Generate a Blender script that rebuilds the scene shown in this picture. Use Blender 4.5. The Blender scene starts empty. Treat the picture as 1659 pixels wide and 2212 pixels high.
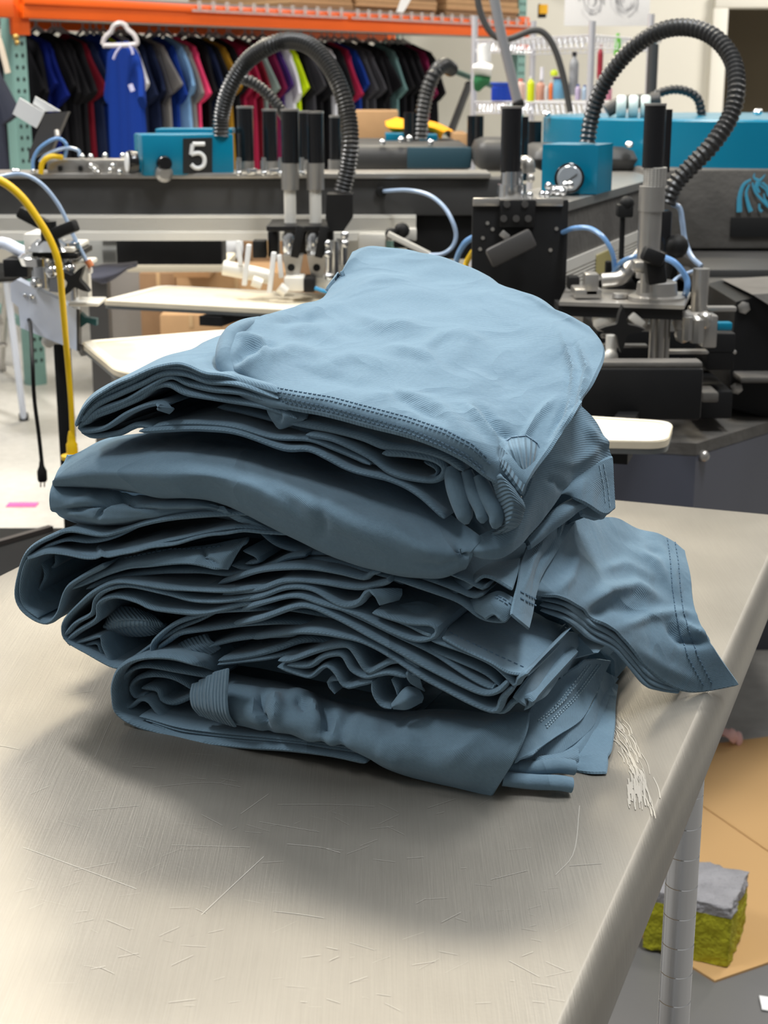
import bpy, bmesh, math, random
from mathutils import Vector, Matrix, noise

# ------------------------------------------------------------------ camera, world, lights, exposure
SC = bpy.context.scene
COL = SC.collection
F_PX, CX, CY = 3250.0, 829.5, 1106.0
PITCH = math.radians(15.74)
CAM = Vector((0.0, 0.0, 1.35))
TABLE_Z = 0.90

cam_data = bpy.data.cameras.new('camera')
cam = bpy.data.objects.new('camera', cam_data)
COL.objects.link(cam)
cam.location = CAM
cam.rotation_euler = (math.pi / 2 - PITCH, 0, 0)
cam_data.sensor_fit = 'VERTICAL'
cam_data.sensor_height = 36.0
cam_data.sensor_width = 27.0
cam_data.lens = F_PX / 2212.0 * 36.0
cam_data.clip_start = 0.05
cam_data.clip_end = 60
cam_data.dof.use_dof = True
cam_data.dof.focus_distance = 1.03
cam_data.dof.aperture_fstop = 19.0
SC.camera = cam
SC.cycles.diffuse_bounces = 3

SC.view_settings.view_transform = 'Standard'
SC.view_settings.look = 'None'
SC.view_settings.exposure = 0.0
SC.view_settings.gamma = 1.0

world = bpy.data.worlds.new('workshop_surroundings')
SC.world = world
world.use_nodes = True
wn, wl = world.node_tree.nodes, world.node_tree.links
wn.clear()
w_out = wn.new('ShaderNodeOutputWorld')
w_bg = wn.new('ShaderNodeBackground')
w_tc = wn.new('ShaderNodeTexCoord')
w_dot = wn.new('ShaderNodeVectorMath'); w_dot.operation = 'DOT_PRODUCT'
w_dot.inputs[1].default_value = (-0.28, 0.22, 0.75)      # a lit ceiling, darker behind and to the right
w_map = wn.new('ShaderNodeMapRange')
w_map.inputs['From Min'].default_value = -0.83; w_map.inputs['From Max'].default_value = 0.83
w_ramp = wn.new('ShaderNodeValToRGB')
wl.new(w_tc.outputs['Generated'], w_dot.inputs[0])
wl.new(w_dot.outputs['Value'], w_map.inputs['Value'])
wl.new(w_map.outputs[0], w_ramp.inputs[0])
els = w_ramp.color_ramp.elements
els[0].position, els[0].color = 0.0, (0.10, 0.10, 0.10, 1)
els[1].position, els[1].color = 1.0, (0.80, 0.80, 0.79, 1)
for pos_, c_ in ((0.36, (0.20, 0.20, 0.205)), (0.52, (0.33, 0.33, 0.33)), (0.72, (0.58, 0.575, 0.56))):
    e = els.new(pos_); e.color = (*c_, 1)
wl.new(w_ramp.outputs[0], w_bg.inputs[0])
w_bg.inputs[1].default_value = 0.60
wl.new(w_bg.outputs[0], w_out.inputs[0])

def area_light(name, loc, target, sx, sy, power, color=(1, 0.97, 0.92)):
    ld = bpy.data.lights.new(name, 'AREA')
    ld.shape = 'RECTANGLE'; ld.size = sx; ld.size_y = sy
    ld.energy = power; ld.color = color
    o = bpy.data.objects.new(name, ld)
    COL.objects.link(o)
    o.location = loc
    d = Vector(target) - Vector(loc)
    o.rotation_euler = d.to_track_quat('-Z', 'Y').to_euler()
    return o

area_light('ceiling_lamp_above_table', (-0.05, 3.5, 4.4), (0.0, 1.0, 0.9), 0.9, 0.4, 58, (1.0, 0.91, 0.76))
area_light('ceiling_lamp_near_cart', (-2.4, 1.0, 4.2), (-0.2, 1.2, 0.9), 1.2, 0.4, 56, (0.96, 0.98, 1.0))
area_light('added_overhead_fill', (0.9, 1.3, 4.3), (0.2, 1.1, 0.9), 1.3, 0.5, 108, (0.95, 0.98, 1.0))  # added soft fill that brightens the tops of the shirts
area_light('ceiling_lamp_over_press', (-0.40, 6.2, 4.6), (-0.2, 3.6, 0.9), 1.2, 0.6, 120, (1.0, 0.90, 0.70))
area_light('ceiling_lamp_over_hub', (2.3, 3.6, 4.6), (1.2, 3.2, 0.9), 1.2, 0.5, 55)
area_light('ceiling_lamp_by_rack', (-2.6, 4.6, 4.6), (-1.4, 5.6, 0.0), 1.2, 0.5, 230)
area_light('ceiling_lamp_by_door', (4.6, 8.0, 4.4), (2.4, 10.0, 1.2), 1.4, 0.6, 200)

# ------------------------------------------------------------------ pixel rays (photo frame 1659 x 2212)
def ray(px, py):
    a, b = px - CX, py - CY
    return Vector((a, F_PX * math.cos(PITCH) - b * math.sin(PITCH), -(F_PX * math.sin(PITCH) + b * math.cos(PITCH))))

def P(px, py, y):                      # the point at forward distance y
    r = ray(px, py)
    return CAM + r * (y / r.y)

def G(px, py, z):                      # the point at height z
    r = ray(px, py)
    return CAM + r * ((z - CAM.z) / r.z)

STACK_O = G(1060, 1720, TABLE_Z)       # near corner of the shirt stack
STACK_V = Vector((0.415, 0.91, 0)).normalized()   # away from the camera along the stack
STACK_U = Vector((-STACK_V.y, STACK_V.x, 0))      # left along its front

def S(px, py, v=0.0):                  # the point on the stack's front plane, v further back
    r = ray(px, py)
    t = ((STACK_O + STACK_V * v - CAM).dot(STACK_V)) / r.dot(STACK_V)
    return CAM + r * t
# ------------------------------------------------------------------ objects and tags
def link(name, data):
    o = bpy.data.objects.new(name, data)
    COL.objects.link(o)
    return o

def tag(o, label=None, cat=None, group=None, kind=None):
    if label: o['label'] = label
    if cat: o['category'] = cat
    if group: o['group'] = group
    if kind: o['kind'] = kind
    return o

def thing(name, loc, label, cat, group=None):
    o = bpy.data.objects.new(name, None)
    o.empty_display_size = 0.05
    COL.objects.link(o)
    o.location = loc
    return tag(o, label, cat, group)

def base_of(o):
    p = Vector((0, 0, 0))
    while o is not None:
        p = p + Vector(o.location)
        o = o.parent
    return p

class MB:
    """collects shapes in world coordinates and links them as one mesh object"""
    def __init__(self):
        self.v, self.f, self.uv = [], [], []
        self.cuts = []

    def add(self, verts, faces, uvs=None):
        n = len(self.v)
        self.cuts.append((n, len(self.f)))
        self.v += [Vector(p) for p in verts]
        self.uv += (uvs if uvs is not None else [(0.0, 0.0)] * len(verts))
        self.f += [tuple(i + n for i in fc) for fc in faces]
        return self

    def bm(self, b):
        b.verts.index_update()
        return self.add([v.co.copy() for v in b.verts], [[v.index for v in fc.verts] for fc in b.faces])

    def box(self, c, size, rot=None, bevel=0.0, seg=2):
        b = bmesh.new()
        bmesh.ops.create_cube(b, size=1.0)
        for v in b.verts:
            v.co = Vector((v.co.x * size[0], v.co.y * size[1], v.co.z * size[2]))
        if bevel > 0:
            bmesh.ops.bevel(b, geom=list(b.edges), offset=bevel, segments=seg, affect='EDGES', profile=0.5)
        m = rot.to_3x3() if rot is not None else Matrix.Identity(3)
        for v in b.verts:
            v.co = m @ v.co + Vector(c)
        self.bm(b); b.free()
        return self

    def bar(self, a, b_, w, h, up=(0, 0, 1), bevel=0.0):
        """a box from a to b, w wide and h tall"""
        a, b_ = Vector(a), Vector(b_)
        d = (b_ - a)
        x = d.normalized(); u = Vector(up)
        y = u.cross(x)
        if y.length < 1e-6: y = Vector((0, 1, 0)).cross(x)
        y.normalize(); z = x.cross(y)
        m = Matrix((x, y, z)).transposed()
        return self.box((a + b_) / 2, (d.length, w, h), m, bevel)

    def tube(self, pts, r, seg=10, caps=True, rfn=None, flat=1.0):
        pts = [Vector(p) for p in pts]
        n = len(pts)
        t0 = (pts[1] - pts[0]).normalized()
        ref = Vector((0, 0, 1)) if abs(t0.z) < 0.9 else Vector((0, 1, 0))
        nrm = t0.cross(ref).normalized()
        verts, faces = [], []
        for i, p in enumerate(pts):
            t = (pts[min(i + 1, n - 1)] - pts[max(i - 1, 0)])
            if t.length < 1e-9: t = t0
            t.normalize()
            nrm = (nrm - t * nrm.dot(t))
            if nrm.length < 1e-9: nrm = t.orthogonal()
            nrm.normalize()
            bi = t.cross(nrm)
            rr = rfn(i / (n - 1)) * r if rfn else r
            for k in range(seg):
                a = 2 * math.pi * k / seg
                verts.append(p + nrm * (math.cos(a) * rr) + bi * (math.sin(a) * rr * flat))
        for i in range(n - 1):
            for k in range(seg):
                a, b_ = i * seg + k, i * seg + (k + 1) % seg
                faces.append((a, b_, b_ + seg, a + seg))
        if caps:
            faces.append(tuple(reversed(range(seg))))
            faces.append(tuple((n - 1) * seg + k for k in range(seg)))
        return self.add(verts, faces)

    def cyl(self, a, b_, r, seg=20, r2=None):
        a, b_ = Vector(a), Vector(b_)
        return self.tube([a, b_], r, seg, rfn=(lambda t: 1 + t * ((r2 / r) - 1)) if r2 is not None else None)

    def lathe(self, prof, origin, axis=(0, 0, 1), seg=24):
        """prof: (radius, distance along the axis)"""
        ax = Vector(axis).normalized()
        x = ax.orthogonal().normalized(); y = ax.cross(x)
        o = Vector(origin)
        verts, faces = [], []
        for r, h in prof:
            for k in range(seg):
                a = 2 * math.pi * k / seg
                verts.append(o + ax * h + x * (math.cos(a) * r) + y * (math.sin(a) * r))
        for i in range(len(prof) - 1):
            for k in range(seg):
                a, b_ = i * seg + k, i * seg + (k + 1) % seg
                faces.append((a, b_, b_ + seg, a + seg))
        faces.append(tuple(reversed(range(seg))))
        faces.append(tuple((len(prof) - 1) * seg + k for k in range(seg)))
        return self.add(verts, faces)

    def prism(self, poly, d):
        """a closed outline of world points pushed along the vector d"""
        d = Vector(d)
        p = [Vector(q) for q in poly]; n = len(p)
        faces = [tuple(range(n)), tuple(reversed(range(n, 2 * n)))]
        for i in range(n):
            j = (i + 1) % n
            faces.append((i, i + n, j + n, j))
        return self.add(p + [q + d for q in p], faces)

    def ball(self, c, r, seg=14, scale=(1, 1, 1)):
        b = bmesh.new()
        bmesh.ops.create_uvsphere(b, u_segments=seg, v_segments=max(6, seg // 2), radius=1.0)
        for v in b.verts:
            v.co = Vector((v.co.x * r * scale[0], v.co.y * r * scale[1], v.co.z * r * scale[2])) + Vector(c)
        self.bm(b); b.free()
        return self

    def split(self, name, mat, parent=None, sharp=38):
        """every shape as a part of its own"""
        ends = self.cuts[1:] + [(len(self.v), len(self.f))]
        out = []
        for (v0, f0), (v1, f1) in zip(self.cuts, ends):
            m = MB()
            m.add(self.v[v0:v1], [[i - v0 for i in fc] for fc in self.f[f0:f1]])
            out.append(m.build(name, mat, parent, sharp))
        return out

    def build(self, name, mat, parent=None, sharp=38, label=None):
        me = bpy.data.meshes.new(name)
        off = base_of(parent) if parent is not None else Vector((0, 0, 0))
        me.from_pydata([tuple(p - off) for p in self.v], [], self.f)
        uvl = me.uv_layers.new(name='UVMap')
        vi = [0] * len(me.loops)
        me.loops.foreach_get('vertex_index', vi)
        flat = []
        for i in vi:
            flat += [self.uv[i][0], self.uv[i][1]]
        uvl.data.foreach_set('uv', flat)
        b = bmesh.new(); b.from_mesh(me)
        bmesh.ops.recalc_face_normals(b, faces=b.faces)
        b.to_mesh(me); b.free()
        me.materials.append(mat)
        me.shade_smooth()
        me.set_sharp_from_angle(angle=math.radians(sharp))
        o = link(name, me)
        if parent is not None: o.parent = parent
        if label: o['label'] = label
        return o

def crom(p0, p1, p2, p3, t):
    return tuple(0.5 * ((2 * b) + (-a + c) * t + (2 * a - 5 * b + 4 * c - d) * t * t + (-a + 3 * b - 3 * c + d) * t ** 3)
                 for a, b, c, d in zip(p0, p1, p2, p3))

def spline_at(pts, s):
    n = len(pts)
    if n == 1: return tuple(pts[0])
    x = max(0.0, min(1.0, s)) * (n - 1)
    i = min(int(x), n - 2); t = x - i
    p1, p2 = pts[i], pts[i + 1]
    p0 = pts[i - 1] if i > 0 else tuple(2 * a - b for a, b in zip(p1, p2))
    p3 = pts[i + 2] if i + 2 < n else tuple(2 * b - a for a, b in zip(p1, p2))
    return crom(p0, p1, p2, p3, t)

def smooth_path(pts, n):
    """a path through world points"""
    pts = [tuple(p) for p in pts]
    return [Vector(spline_at(pts, i / (n - 1))) for i in range(n)]

def resample(pts, step):
    """points along a polyline at an even spacing"""
    out = [pts[0].copy()]
    acc = 0.0
    for a, b in zip(pts, pts[1:]):
        d = (b - a).length
        if d < 1e-9: continue
        while acc + d >= step:
            k = (step - acc) / d
            a = a.lerp(b, k); d = (b - a).length; acc = 0.0
            out.append(a.copy())
            if d < 1e-9: break
        acc += d
    if (out[-1] - pts[-1]).length > step * 0.3: out.append(pts[-1].copy())
    return out

# ------------------------------------------------------------------ materials
MATS = {}
def mat(name, color, rough=0.5, metal=0.0, bump=0.0, bscale=60.0, vary=0.0, vscale=8.0, coat=0.0, emit=None, spec=None, trans=0.0):
    if name in MATS: return MATS[name]
    m = bpy.data.materials.new(name); m.use_nodes = True
    nt = m.node_tree; n, l = nt.nodes, nt.links
    b = n['Principled BSDF']
    b.inputs['Base Color'].default_value = (*color, 1)
    b.inputs['Roughness'].default_value = rough
    b.inputs['Metallic'].default_value = metal
    if coat: b.inputs['Coat Weight'].default_value = coat
    if spec is not None: b.inputs['Specular IOR Level'].default_value = spec
    if trans: b.inputs['Transmission Weight'].default_value = trans
    if emit:
        b.inputs['Emission Color'].default_value = (*emit[:3], 1)
        b.inputs['Emission Strength'].default_value = emit[3]
    tc = n.new('ShaderNodeTexCoord')
    if vary > 0:
        no = n.new('ShaderNodeTexNoise'); no.inputs['Scale'].default_value = vscale; no.inputs['Detail'].default_value = 6
        l.new(tc.outputs['Object'], no.inputs['Vector'])
        mx = n.new('ShaderNodeMix'); mx.data_type = 'RGBA'
        mx.inputs['A'].default_value = (*[c * (1 - vary) for c in color], 1)
        mx.inputs['B'].default_value = (*[min(1, c * (1 + vary)) for c in color], 1)
        l.new(no.outputs['Fac'], mx.inputs['Factor'])
        l.new(mx.outputs['Result'], b.inputs['Base Color'])
    if bump > 0:
        no = n.new('ShaderNodeTexNoise'); no.inputs['Scale'].default_value = bscale; no.inputs['Detail'].default_value = 4
        l.new(tc.outputs['Object'], no.inputs['Vector'])
        bp = n.new('ShaderNodeBump'); bp.inputs['Strength'].default_value = bump; bp.inputs['Distance'].default_value = 0.01
        l.new(no.outputs['Fac'], bp.inputs['Height'])
        l.new(bp.outputs['Normal'], b.inputs['Normal'])
    MATS[name] = m
    return m

def knit(name, color, rib=0.0, period=0.0013, strength=0.35):
    """jersey knit: fine diagonal rows from the sheet's own UV (in metres), or ribs"""
    m = bpy.data.materials.new(name); m.use_nodes = True
    nt = m.node_tree; n, l = nt.nodes, nt.links
    b = n['Principled BSDF']
    b.inputs['Roughness'].default_value = 0.92
    b.inputs['Specular IOR Level'].default_value = 0.15
    b.inputs['Sheen Weight'].default_value = 0.12
    b.inputs['Sheen Roughness'].default_value = 0.5
    uv = n.new('ShaderNodeUVMap')
    mp = n.new('ShaderNodeMapping')
    mp.inputs['Rotation'].default_value = (0, 0, 0.0 if rib else math.radians(62))
    l.new(uv.outputs[0], mp.inputs[0])
    wv = n.new('ShaderNodeTexWave'); wv.wave_type = 'BANDS'; wv.bands_direction = 'X'
    wv.inputs['Scale'].default_value = 1.0 / (rib if rib else period) / 3.1831   # wave scale 1 repeats about 3.18 times
    wv.inputs['Distortion'].default_value = 0.4 if rib else 1.2
    wv.inputs['Detail'].default_value = 1.0
    l.new(mp.outputs[0], wv.inputs['Vector'])
    tc = n.new('ShaderNodeTexCoord')
    n1 = n.new('ShaderNodeTexNoise'); n1.inputs['Scale'].default_value = 420; n1.inputs['Detail'].default_value = 4
    n2 = n.new('ShaderNodeTexNoise'); n2.inputs['Scale'].default_value = 22; n2.inputs['Detail'].default_value = 3
    l.new(tc.outputs['Object'], n1.inputs['Vector']); l.new(tc.outputs['Object'], n2.inputs['Vector'])
    # colour: dyed cotton with a little heather
    mx = n.new('ShaderNodeMix'); mx.data_type = 'RGBA'
    mx.inputs['A'].default_value = (*[c * 0.84 for c in color], 1)
    mx.inputs['B'].default_value = (*[min(1, c * 1.16) for c in color], 1)
    ad = n.new('ShaderNodeMath'); ad.operation = 'MULTIPLY_ADD'
    l.new(n1.outputs['Fac'], ad.inputs[0]); ad.inputs[1].default_value = 0.6
    ad2 = n.new('ShaderNodeMath'); ad2.operation = 'MULTIPLY'; ad2.inputs[1].default_value = 0.4
    l.new(wv.outputs['Fac'], ad2.inputs[0]); l.new(ad2.outputs[0], ad.inputs[2])
    l.new(ad.outputs[0], mx.inputs['Factor'])
    l.new(mx.outputs['Result'], b.inputs['Base Color'])
    bp1 = n.new('ShaderNodeBump'); bp1.inputs['Strength'].default_value = 0.9 if rib else strength
    bp1.inputs['Distance'].default_value = 0.0012 if rib else 0.0005
    l.new(wv.outputs['Fac'], bp1.inputs['Height'])
    bp2 = n.new('ShaderNodeBump'); bp2.inputs['Strength'].default_value = 0.30; bp2.inputs['Distance'].default_value = 0.0006
    l.new(n1.outputs['Fac'], bp2.inputs['Height']); l.new(bp1.outputs['Normal'], bp2.inputs['Normal'])
    bp3 = n.new('ShaderNodeBump'); bp3.inputs['Strength'].default_value = 0.35; bp3.inputs['Distance'].default_value = 0.004
    l.new(n2.outputs['Fac'], bp3.inputs['Height']); l.new(bp2.outputs['Normal'], bp3.inputs['Normal'])
    # soft creases
    n4 = n.new('ShaderNodeTexNoise'); n4.inputs['Scale'].default_value = 13; n4.inputs['Detail'].default_value = 2; n4.inputs['Distortion'].default_value = 0.8
    l.new(tc.outputs['Object'], n4.inputs['Vector'])
    s4 = n.new('ShaderNodeMath'); s4.operation = 'SUBTRACT'; s4.inputs[1].default_value = 0.5; l.new(n4.outputs['Fac'], s4.inputs[0])
    a4 = n.new('ShaderNodeMath'); a4.operation = 'ABSOLUTE'; l.new(s4.outputs[0], a4.inputs[0])
    m4 = n.new('ShaderNodeMath'); m4.operation = 'MINIMUM'; m4.inputs[1].default_value = 0.12; l.new(a4.outputs[0], m4.inputs[0])
    bp4 = n.new('ShaderNodeBump'); bp4.invert = True; bp4.inputs['Strength'].default_value = 0.55; bp4.inputs['Distance'].default_value = 0.016
    l.new(m4.outputs[0], bp4.inputs['Height']); l.new(bp3.outputs['Normal'], bp4.inputs['Normal'])
    l.new(bp4.outputs['Normal'], b.inputs['Normal'])
    MATS[name] = m
    return m

BLUE = (0.153, 0.243, 0.318)
M_KNIT = knit('slate_blue_jersey', BLUE)
M_RIB = knit('slate_blue_rib_knit', tuple(c * 0.96 for c in BLUE), rib=0.0032)
M_THREAD = mat('blue_thread', (0.11, 0.19, 0.27), 0.8)
# ------------------------------------------------------------------ the room
SHADE_EDGE_Y = 2.9 - 5.0      # edge of the painted floor shade, in the floor's own coordinates
def concrete():
    m = bpy.data.materials.new('polished_concrete'); m.use_nodes = True
    n, l = m.node_tree.nodes, m.node_tree.links
    b = n['Principled BSDF']
    tc = n.new('ShaderNodeTexCoord')
    a = n.new('ShaderNodeTexNoise'); a.inputs['Scale'].default_value = 1.3; a.inputs['Detail'].default_value = 8
    c = n.new('ShaderNodeTexNoise'); c.inputs['Scale'].default_value = 30; c.inputs['Detail'].default_value = 6
    l.new(tc.outputs['Object'], a.inputs['Vector']); l.new(tc.outputs['Object'], c.inputs['Vector'])
    r = n.new('ShaderNodeValToRGB')
    r.color_ramp.elements[0].position, r.color_ramp.elements[0].color = 0.3, (0.42, 0.405, 0.375, 1)
    r.color_ramp.elements[1].position, r.color_ramp.elements[1].color = 0.72, (0.68, 0.66, 0.61, 1)
    mx = n.new('ShaderNodeMath'); mx.operation = 'MULTIPLY_ADD'; mx.inputs[1].default_value = 0.35
    l.new(c.outputs['Fac'], mx.inputs[0])
    h = n.new('ShaderNodeMath'); h.operation = 'MULTIPLY'; h.inputs[1].default_value = 0.65
    l.new(a.outputs['Fac'], h.inputs[0]); l.new(h.outputs[0], mx.inputs[2])
    l.new(mx.outputs[0], r.inputs[0])
    # shade by the work table, painted into the concrete with a ragged border
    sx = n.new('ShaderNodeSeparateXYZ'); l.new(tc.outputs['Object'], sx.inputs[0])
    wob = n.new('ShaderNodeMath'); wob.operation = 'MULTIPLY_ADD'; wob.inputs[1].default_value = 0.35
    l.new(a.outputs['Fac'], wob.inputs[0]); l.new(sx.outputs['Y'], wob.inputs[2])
    floor_shade = n.new('ShaderNodeMapRange'); floor_shade.interpolation_type = 'SMOOTHSTEP'
    floor_shade.inputs['From Min'].default_value = SHADE_EDGE_Y + 0.45; floor_shade.inputs['From Max'].default_value = SHADE_EDGE_Y
    l.new(wob.outputs[0], floor_shade.inputs['Value'])
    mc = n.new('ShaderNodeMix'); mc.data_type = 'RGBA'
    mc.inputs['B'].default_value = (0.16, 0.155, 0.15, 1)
    l.new(floor_shade.outputs[0], mc.inputs['Factor']); l.new(r.outputs[0], mc.inputs['A'])
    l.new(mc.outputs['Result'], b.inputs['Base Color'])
    b.inputs['Roughness'].default_value = 0.38
    bp = n.new('ShaderNodeBump'); bp.inputs['Strength'].default_value = 0.15; bp.inputs['Distance'].default_value = 0.004
    l.new(c.outputs['Fac'], bp.inputs['Height']); l.new(bp.outputs['Normal'], b.inputs['Normal'])
    return m
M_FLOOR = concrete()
M_WALL = mat('cream_wall_paint', (0.78, 0.74, 0.64), 0.8, vary=0.03, vscale=2)
M_TRIM = mat('cream_trim_paint', (0.82, 0.78, 0.68), 0.6)
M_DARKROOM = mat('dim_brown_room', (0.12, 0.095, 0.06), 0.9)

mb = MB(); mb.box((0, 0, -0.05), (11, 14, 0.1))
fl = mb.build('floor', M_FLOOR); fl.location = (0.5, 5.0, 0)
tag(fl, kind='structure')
# back wall, with the doorway at the right
WALL_Y = 10.6
door_l = P(1562, 100, WALL_Y).x
mb = MB()
mb.box(((-5 + door_l) / 2, WALL_Y + 0.06, 2.0), (door_l + 5, 0.12, 4.0))
mb.box((door_l + 0.6, WALL_Y + 0.06, (P(1600, 18, WALL_Y).z + 4.0) / 2), (1.2, 0.12, 4.0 - P(1600, 18, WALL_Y).z))
mb.box((door_l + 2.2, WALL_Y + 0.06, 2.0), (2.0, 0.12, 4.0))
tag(mb.build('wall_back', M_WALL), kind='structure')
mb = MB()
zt = P(1600, 18, WALL_Y).z
mb.box((door_l - 0.04, WALL_Y - 0.03, zt / 2), (0.10, 0.07, zt), bevel=0.008)
mb.box((door_l + 0.6, WALL_Y - 0.03, zt + 0.05), (1.36, 0.07, 0.10), bevel=0.008)
tag(mb.build('trim_1', M_TRIM), kind='structure')
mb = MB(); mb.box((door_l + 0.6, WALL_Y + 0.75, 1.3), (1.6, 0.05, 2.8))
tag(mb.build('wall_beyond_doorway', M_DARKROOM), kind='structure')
# ------------------------------------------------------------------ stainless table
def proj(p):
    d = Vector(p) - CAM
    z = -d.z
    dep = d.y * math.cos(PITCH) + z * math.sin(PITCH)
    dn = z * math.cos(PITCH) - d.y * math.sin(PITCH)
    return CX + F_PX * d.x / dep, CY + F_PX * dn / dep

TA = math.radians(20.8)
T_E = Vector((math.sin(TA), math.cos(TA), 0))      # along the table
T_N = Vector((math.cos(TA), -math.sin(TA), 0))     # across it, to the right
def tpt(n, e, z): return T_N * n + T_E * e + Vector((0, 0, z))

def brushed_steel():
    m = bpy.data.materials.new('brushed_stainless_steel'); m.use_nodes = True
    n, l = m.node_tree.nodes, m.node_tree.links
    b = n['Principled BSDF']
    b.inputs['Metallic'].default_value = 0.80
    tc = n.new('ShaderNodeTexCoord')
    mp = n.new('ShaderNodeMapping'); mp.inputs['Rotation'].default_value = (0, 0, TA)
    mp.inputs['Scale'].default_value = (900, 22, 22)
    l.new(tc.outputs['Object'], mp.inputs[0])
    br = n.new('ShaderNodeTexNoise'); br.inputs['Scale'].default_value = 1.0; br.inputs['Detail'].default_value = 5
    l.new(mp.outputs[0], br.inputs['Vector'])
    blot = n.new('ShaderNodeTexNoise'); blot.inputs['Scale'].default_value = 7; blot.inputs['Detail'].default_value = 8
    l.new(tc.outputs['Object'], blot.inputs['Vector'])
    fine = n.new('ShaderNodeTexNoise'); fine.inputs['Scale'].default_value = 330; fine.inputs['Detail'].default_value = 5
    l.new(tc.outputs['Object'], fine.inputs['Vector'])
    cr = n.new('ShaderNodeMix'); cr.data_type = 'RGBA'
    cr.inputs['A'].default_value = (0.235, 0.217, 0.187, 1); cr.inputs['B'].default_value = (0.41, 0.383, 0.335, 1)
    a1 = n.new('ShaderNodeMath'); a1.operation = 'MULTIPLY_ADD'; a1.inputs[1].default_value = 0.35
    a2 = n.new('ShaderNodeMath'); a2.operation = 'MULTIPLY'; a2.inputs[1].default_value = 0.65
    l.new(br.outputs['Fac'], a1.inputs[0]); l.new(blot.outputs['Fac'], a2.inputs[0]); l.new(a2.outputs[0], a1.inputs[2])
    l.new(a1.outputs[0], cr.inputs['Factor']); l.new(cr.outputs['Result'], b.inputs['Base Color'])
    rr = n.new('ShaderNodeMapRange'); rr.inputs['To Min'].default_value = 0.38; rr.inputs['To Max'].default_value = 0.52
    l.new(blot.outputs['Fac'], rr.inputs['Value']); l.new(rr.outputs[0], b.inputs['Roughness'])
    bp = n.new('ShaderNodeBump'); bp.inputs['Strength'].default_value = 0.20; bp.inputs['Distance'].default_value = 0.0006
    l.new(br.outputs['Fac'], bp.inputs['Height'])
    bp2 = n.new('ShaderNodeBump'); bp2.inputs['Strength'].default_value = 0.10; bp2.inputs['Distance'].default_value = 0.0006
    l.new(fine.outputs['Fac'], bp2.inputs['Height']); l.new(bp.outputs['Normal'], bp2.inputs['Normal'])
    l.new(bp2.outputs['Normal'], b.inputs['Normal'])
    return m
M_STEEL = brushed_steel()
M_CHROME = mat('chrome', (0.78, 0.79, 0.80), 0.14, 1.0)
M_SCRATCH = mat('bright_scratched_steel', (0.50, 0.475, 0.43), 0.5, 0.75)

N_R, N_L, E_F, E_N = -0.1508, -0.83, 1.632, 0.108
table = thing('steel_work_table', tpt(-0.5, 0.87, 0), 'long brushed stainless steel work table carrying the blue shirt pile', 'table')
# cross-section with a rolled right edge, swept along the table, rounded down at the far end
prof = []
for a in [(-0.05, -0.0045), (-0.0488, -0.002), (0, 0)]: pass
sec = [(N_L + 0.006, -0.052), (N_L - 0.012, -0.046), (N_L - 0.014, -0.022), (N_L - 0.010, -0.008), (N_L - 0.004, -0.002), (N_L, 0.0)]
k = 14
for i in range(1, k): sec.append((N_L + (N_R - N_L) * i / k, 0.0))
sec += [(N_R - 0.0015, 0.0), (N_R, -0.0003), (N_R + 0.0045, -0.0036), (N_R + 0.0088, -0.0086), (N_R + 0.0118, -0.016), (N_R + 0.0132, -0.027),
        (N_R + 0.0125, -0.037), (N_R + 0.010, -0.046), (N_R + 0.004, -0.052), (N_R - 0.012, -0.053)]
es = [E_N + (E_F - E_N) * i / 20 for i in range(21)]
verts, faces = [], []
m_ = len(sec)
rows = [(e_, 0.0) for e_ in es] + [(E_F + 0.006, -0.003), (E_F + 0.010, -0.012), (E_F + 0.011, -0.04)]
rows = [(E_N - 0.011, -0.04), (E_N - 0.010, -0.012), (E_N - 0.006, -0.003)] + rows
for e_, dz in rows:
    for nn, z in sec:
        zz = min(z, dz) if dz < 0 else z
        verts.append(tpt(nn, e_, TABLE_Z + zz))
for i in range(len(rows) - 1):
    for j in range(m_ - 1):
        a = i * m_ + j
        faces.append((a, a + 1, a + 1 + m_, a + m_))
mb = MB(); mb.add(verts, faces)
mb.build('tabletop', M_STEEL, table, sharp=50)
# wooden core under the steel, seen as a pale split at the leg
mb = MB(); mb.box(tpt((N_L + N_R) / 2, (E_N + E_F) / 2, TABLE_Z - 0.035), (N_R - N_L - 0.012, E_F - E_N - 0.02, 0.03), Matrix.Rotation(-TA, 3, 'Z'))
mb.build('underboard', mat('pale_board', (0.55, 0.42, 0.28), 0.8), table)
leg_n, leg_es = N_R - 0.004, (1.066, )
def table_leg(n_, e_):
    p = tpt(n_, e_, 0)
    mb = MB()
    z, prof = 0.03, []
    while z < TABLE_Z - 0.02:
        prof += [(0.0127, z), (0.0127, z + 0.0246), (0.0123, z + 0.0250), (0.0123, z + 0.0254)]
        z += 0.0258
    mb.lathe(prof, p, seg=28)
    o = mb.build('leg', M_CHROME, table)
    mb = MB(); mb.lathe([(0.02, 0.0), (0.02, 0.012), (0.012, 0.03)], p, seg=20)
    mb.build('foot', mat('black_rubber', (0.02, 0.02, 0.02), 0.7), o)
table_leg(N_R - 0.006, 1.068)
for n_, e_ in ((N_R - 0.04, E_N + 0.06), (N_L + 0.04, E_N + 0.06), (N_L + 0.04, 1.068)):
    table_leg(n_, e_)

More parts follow.
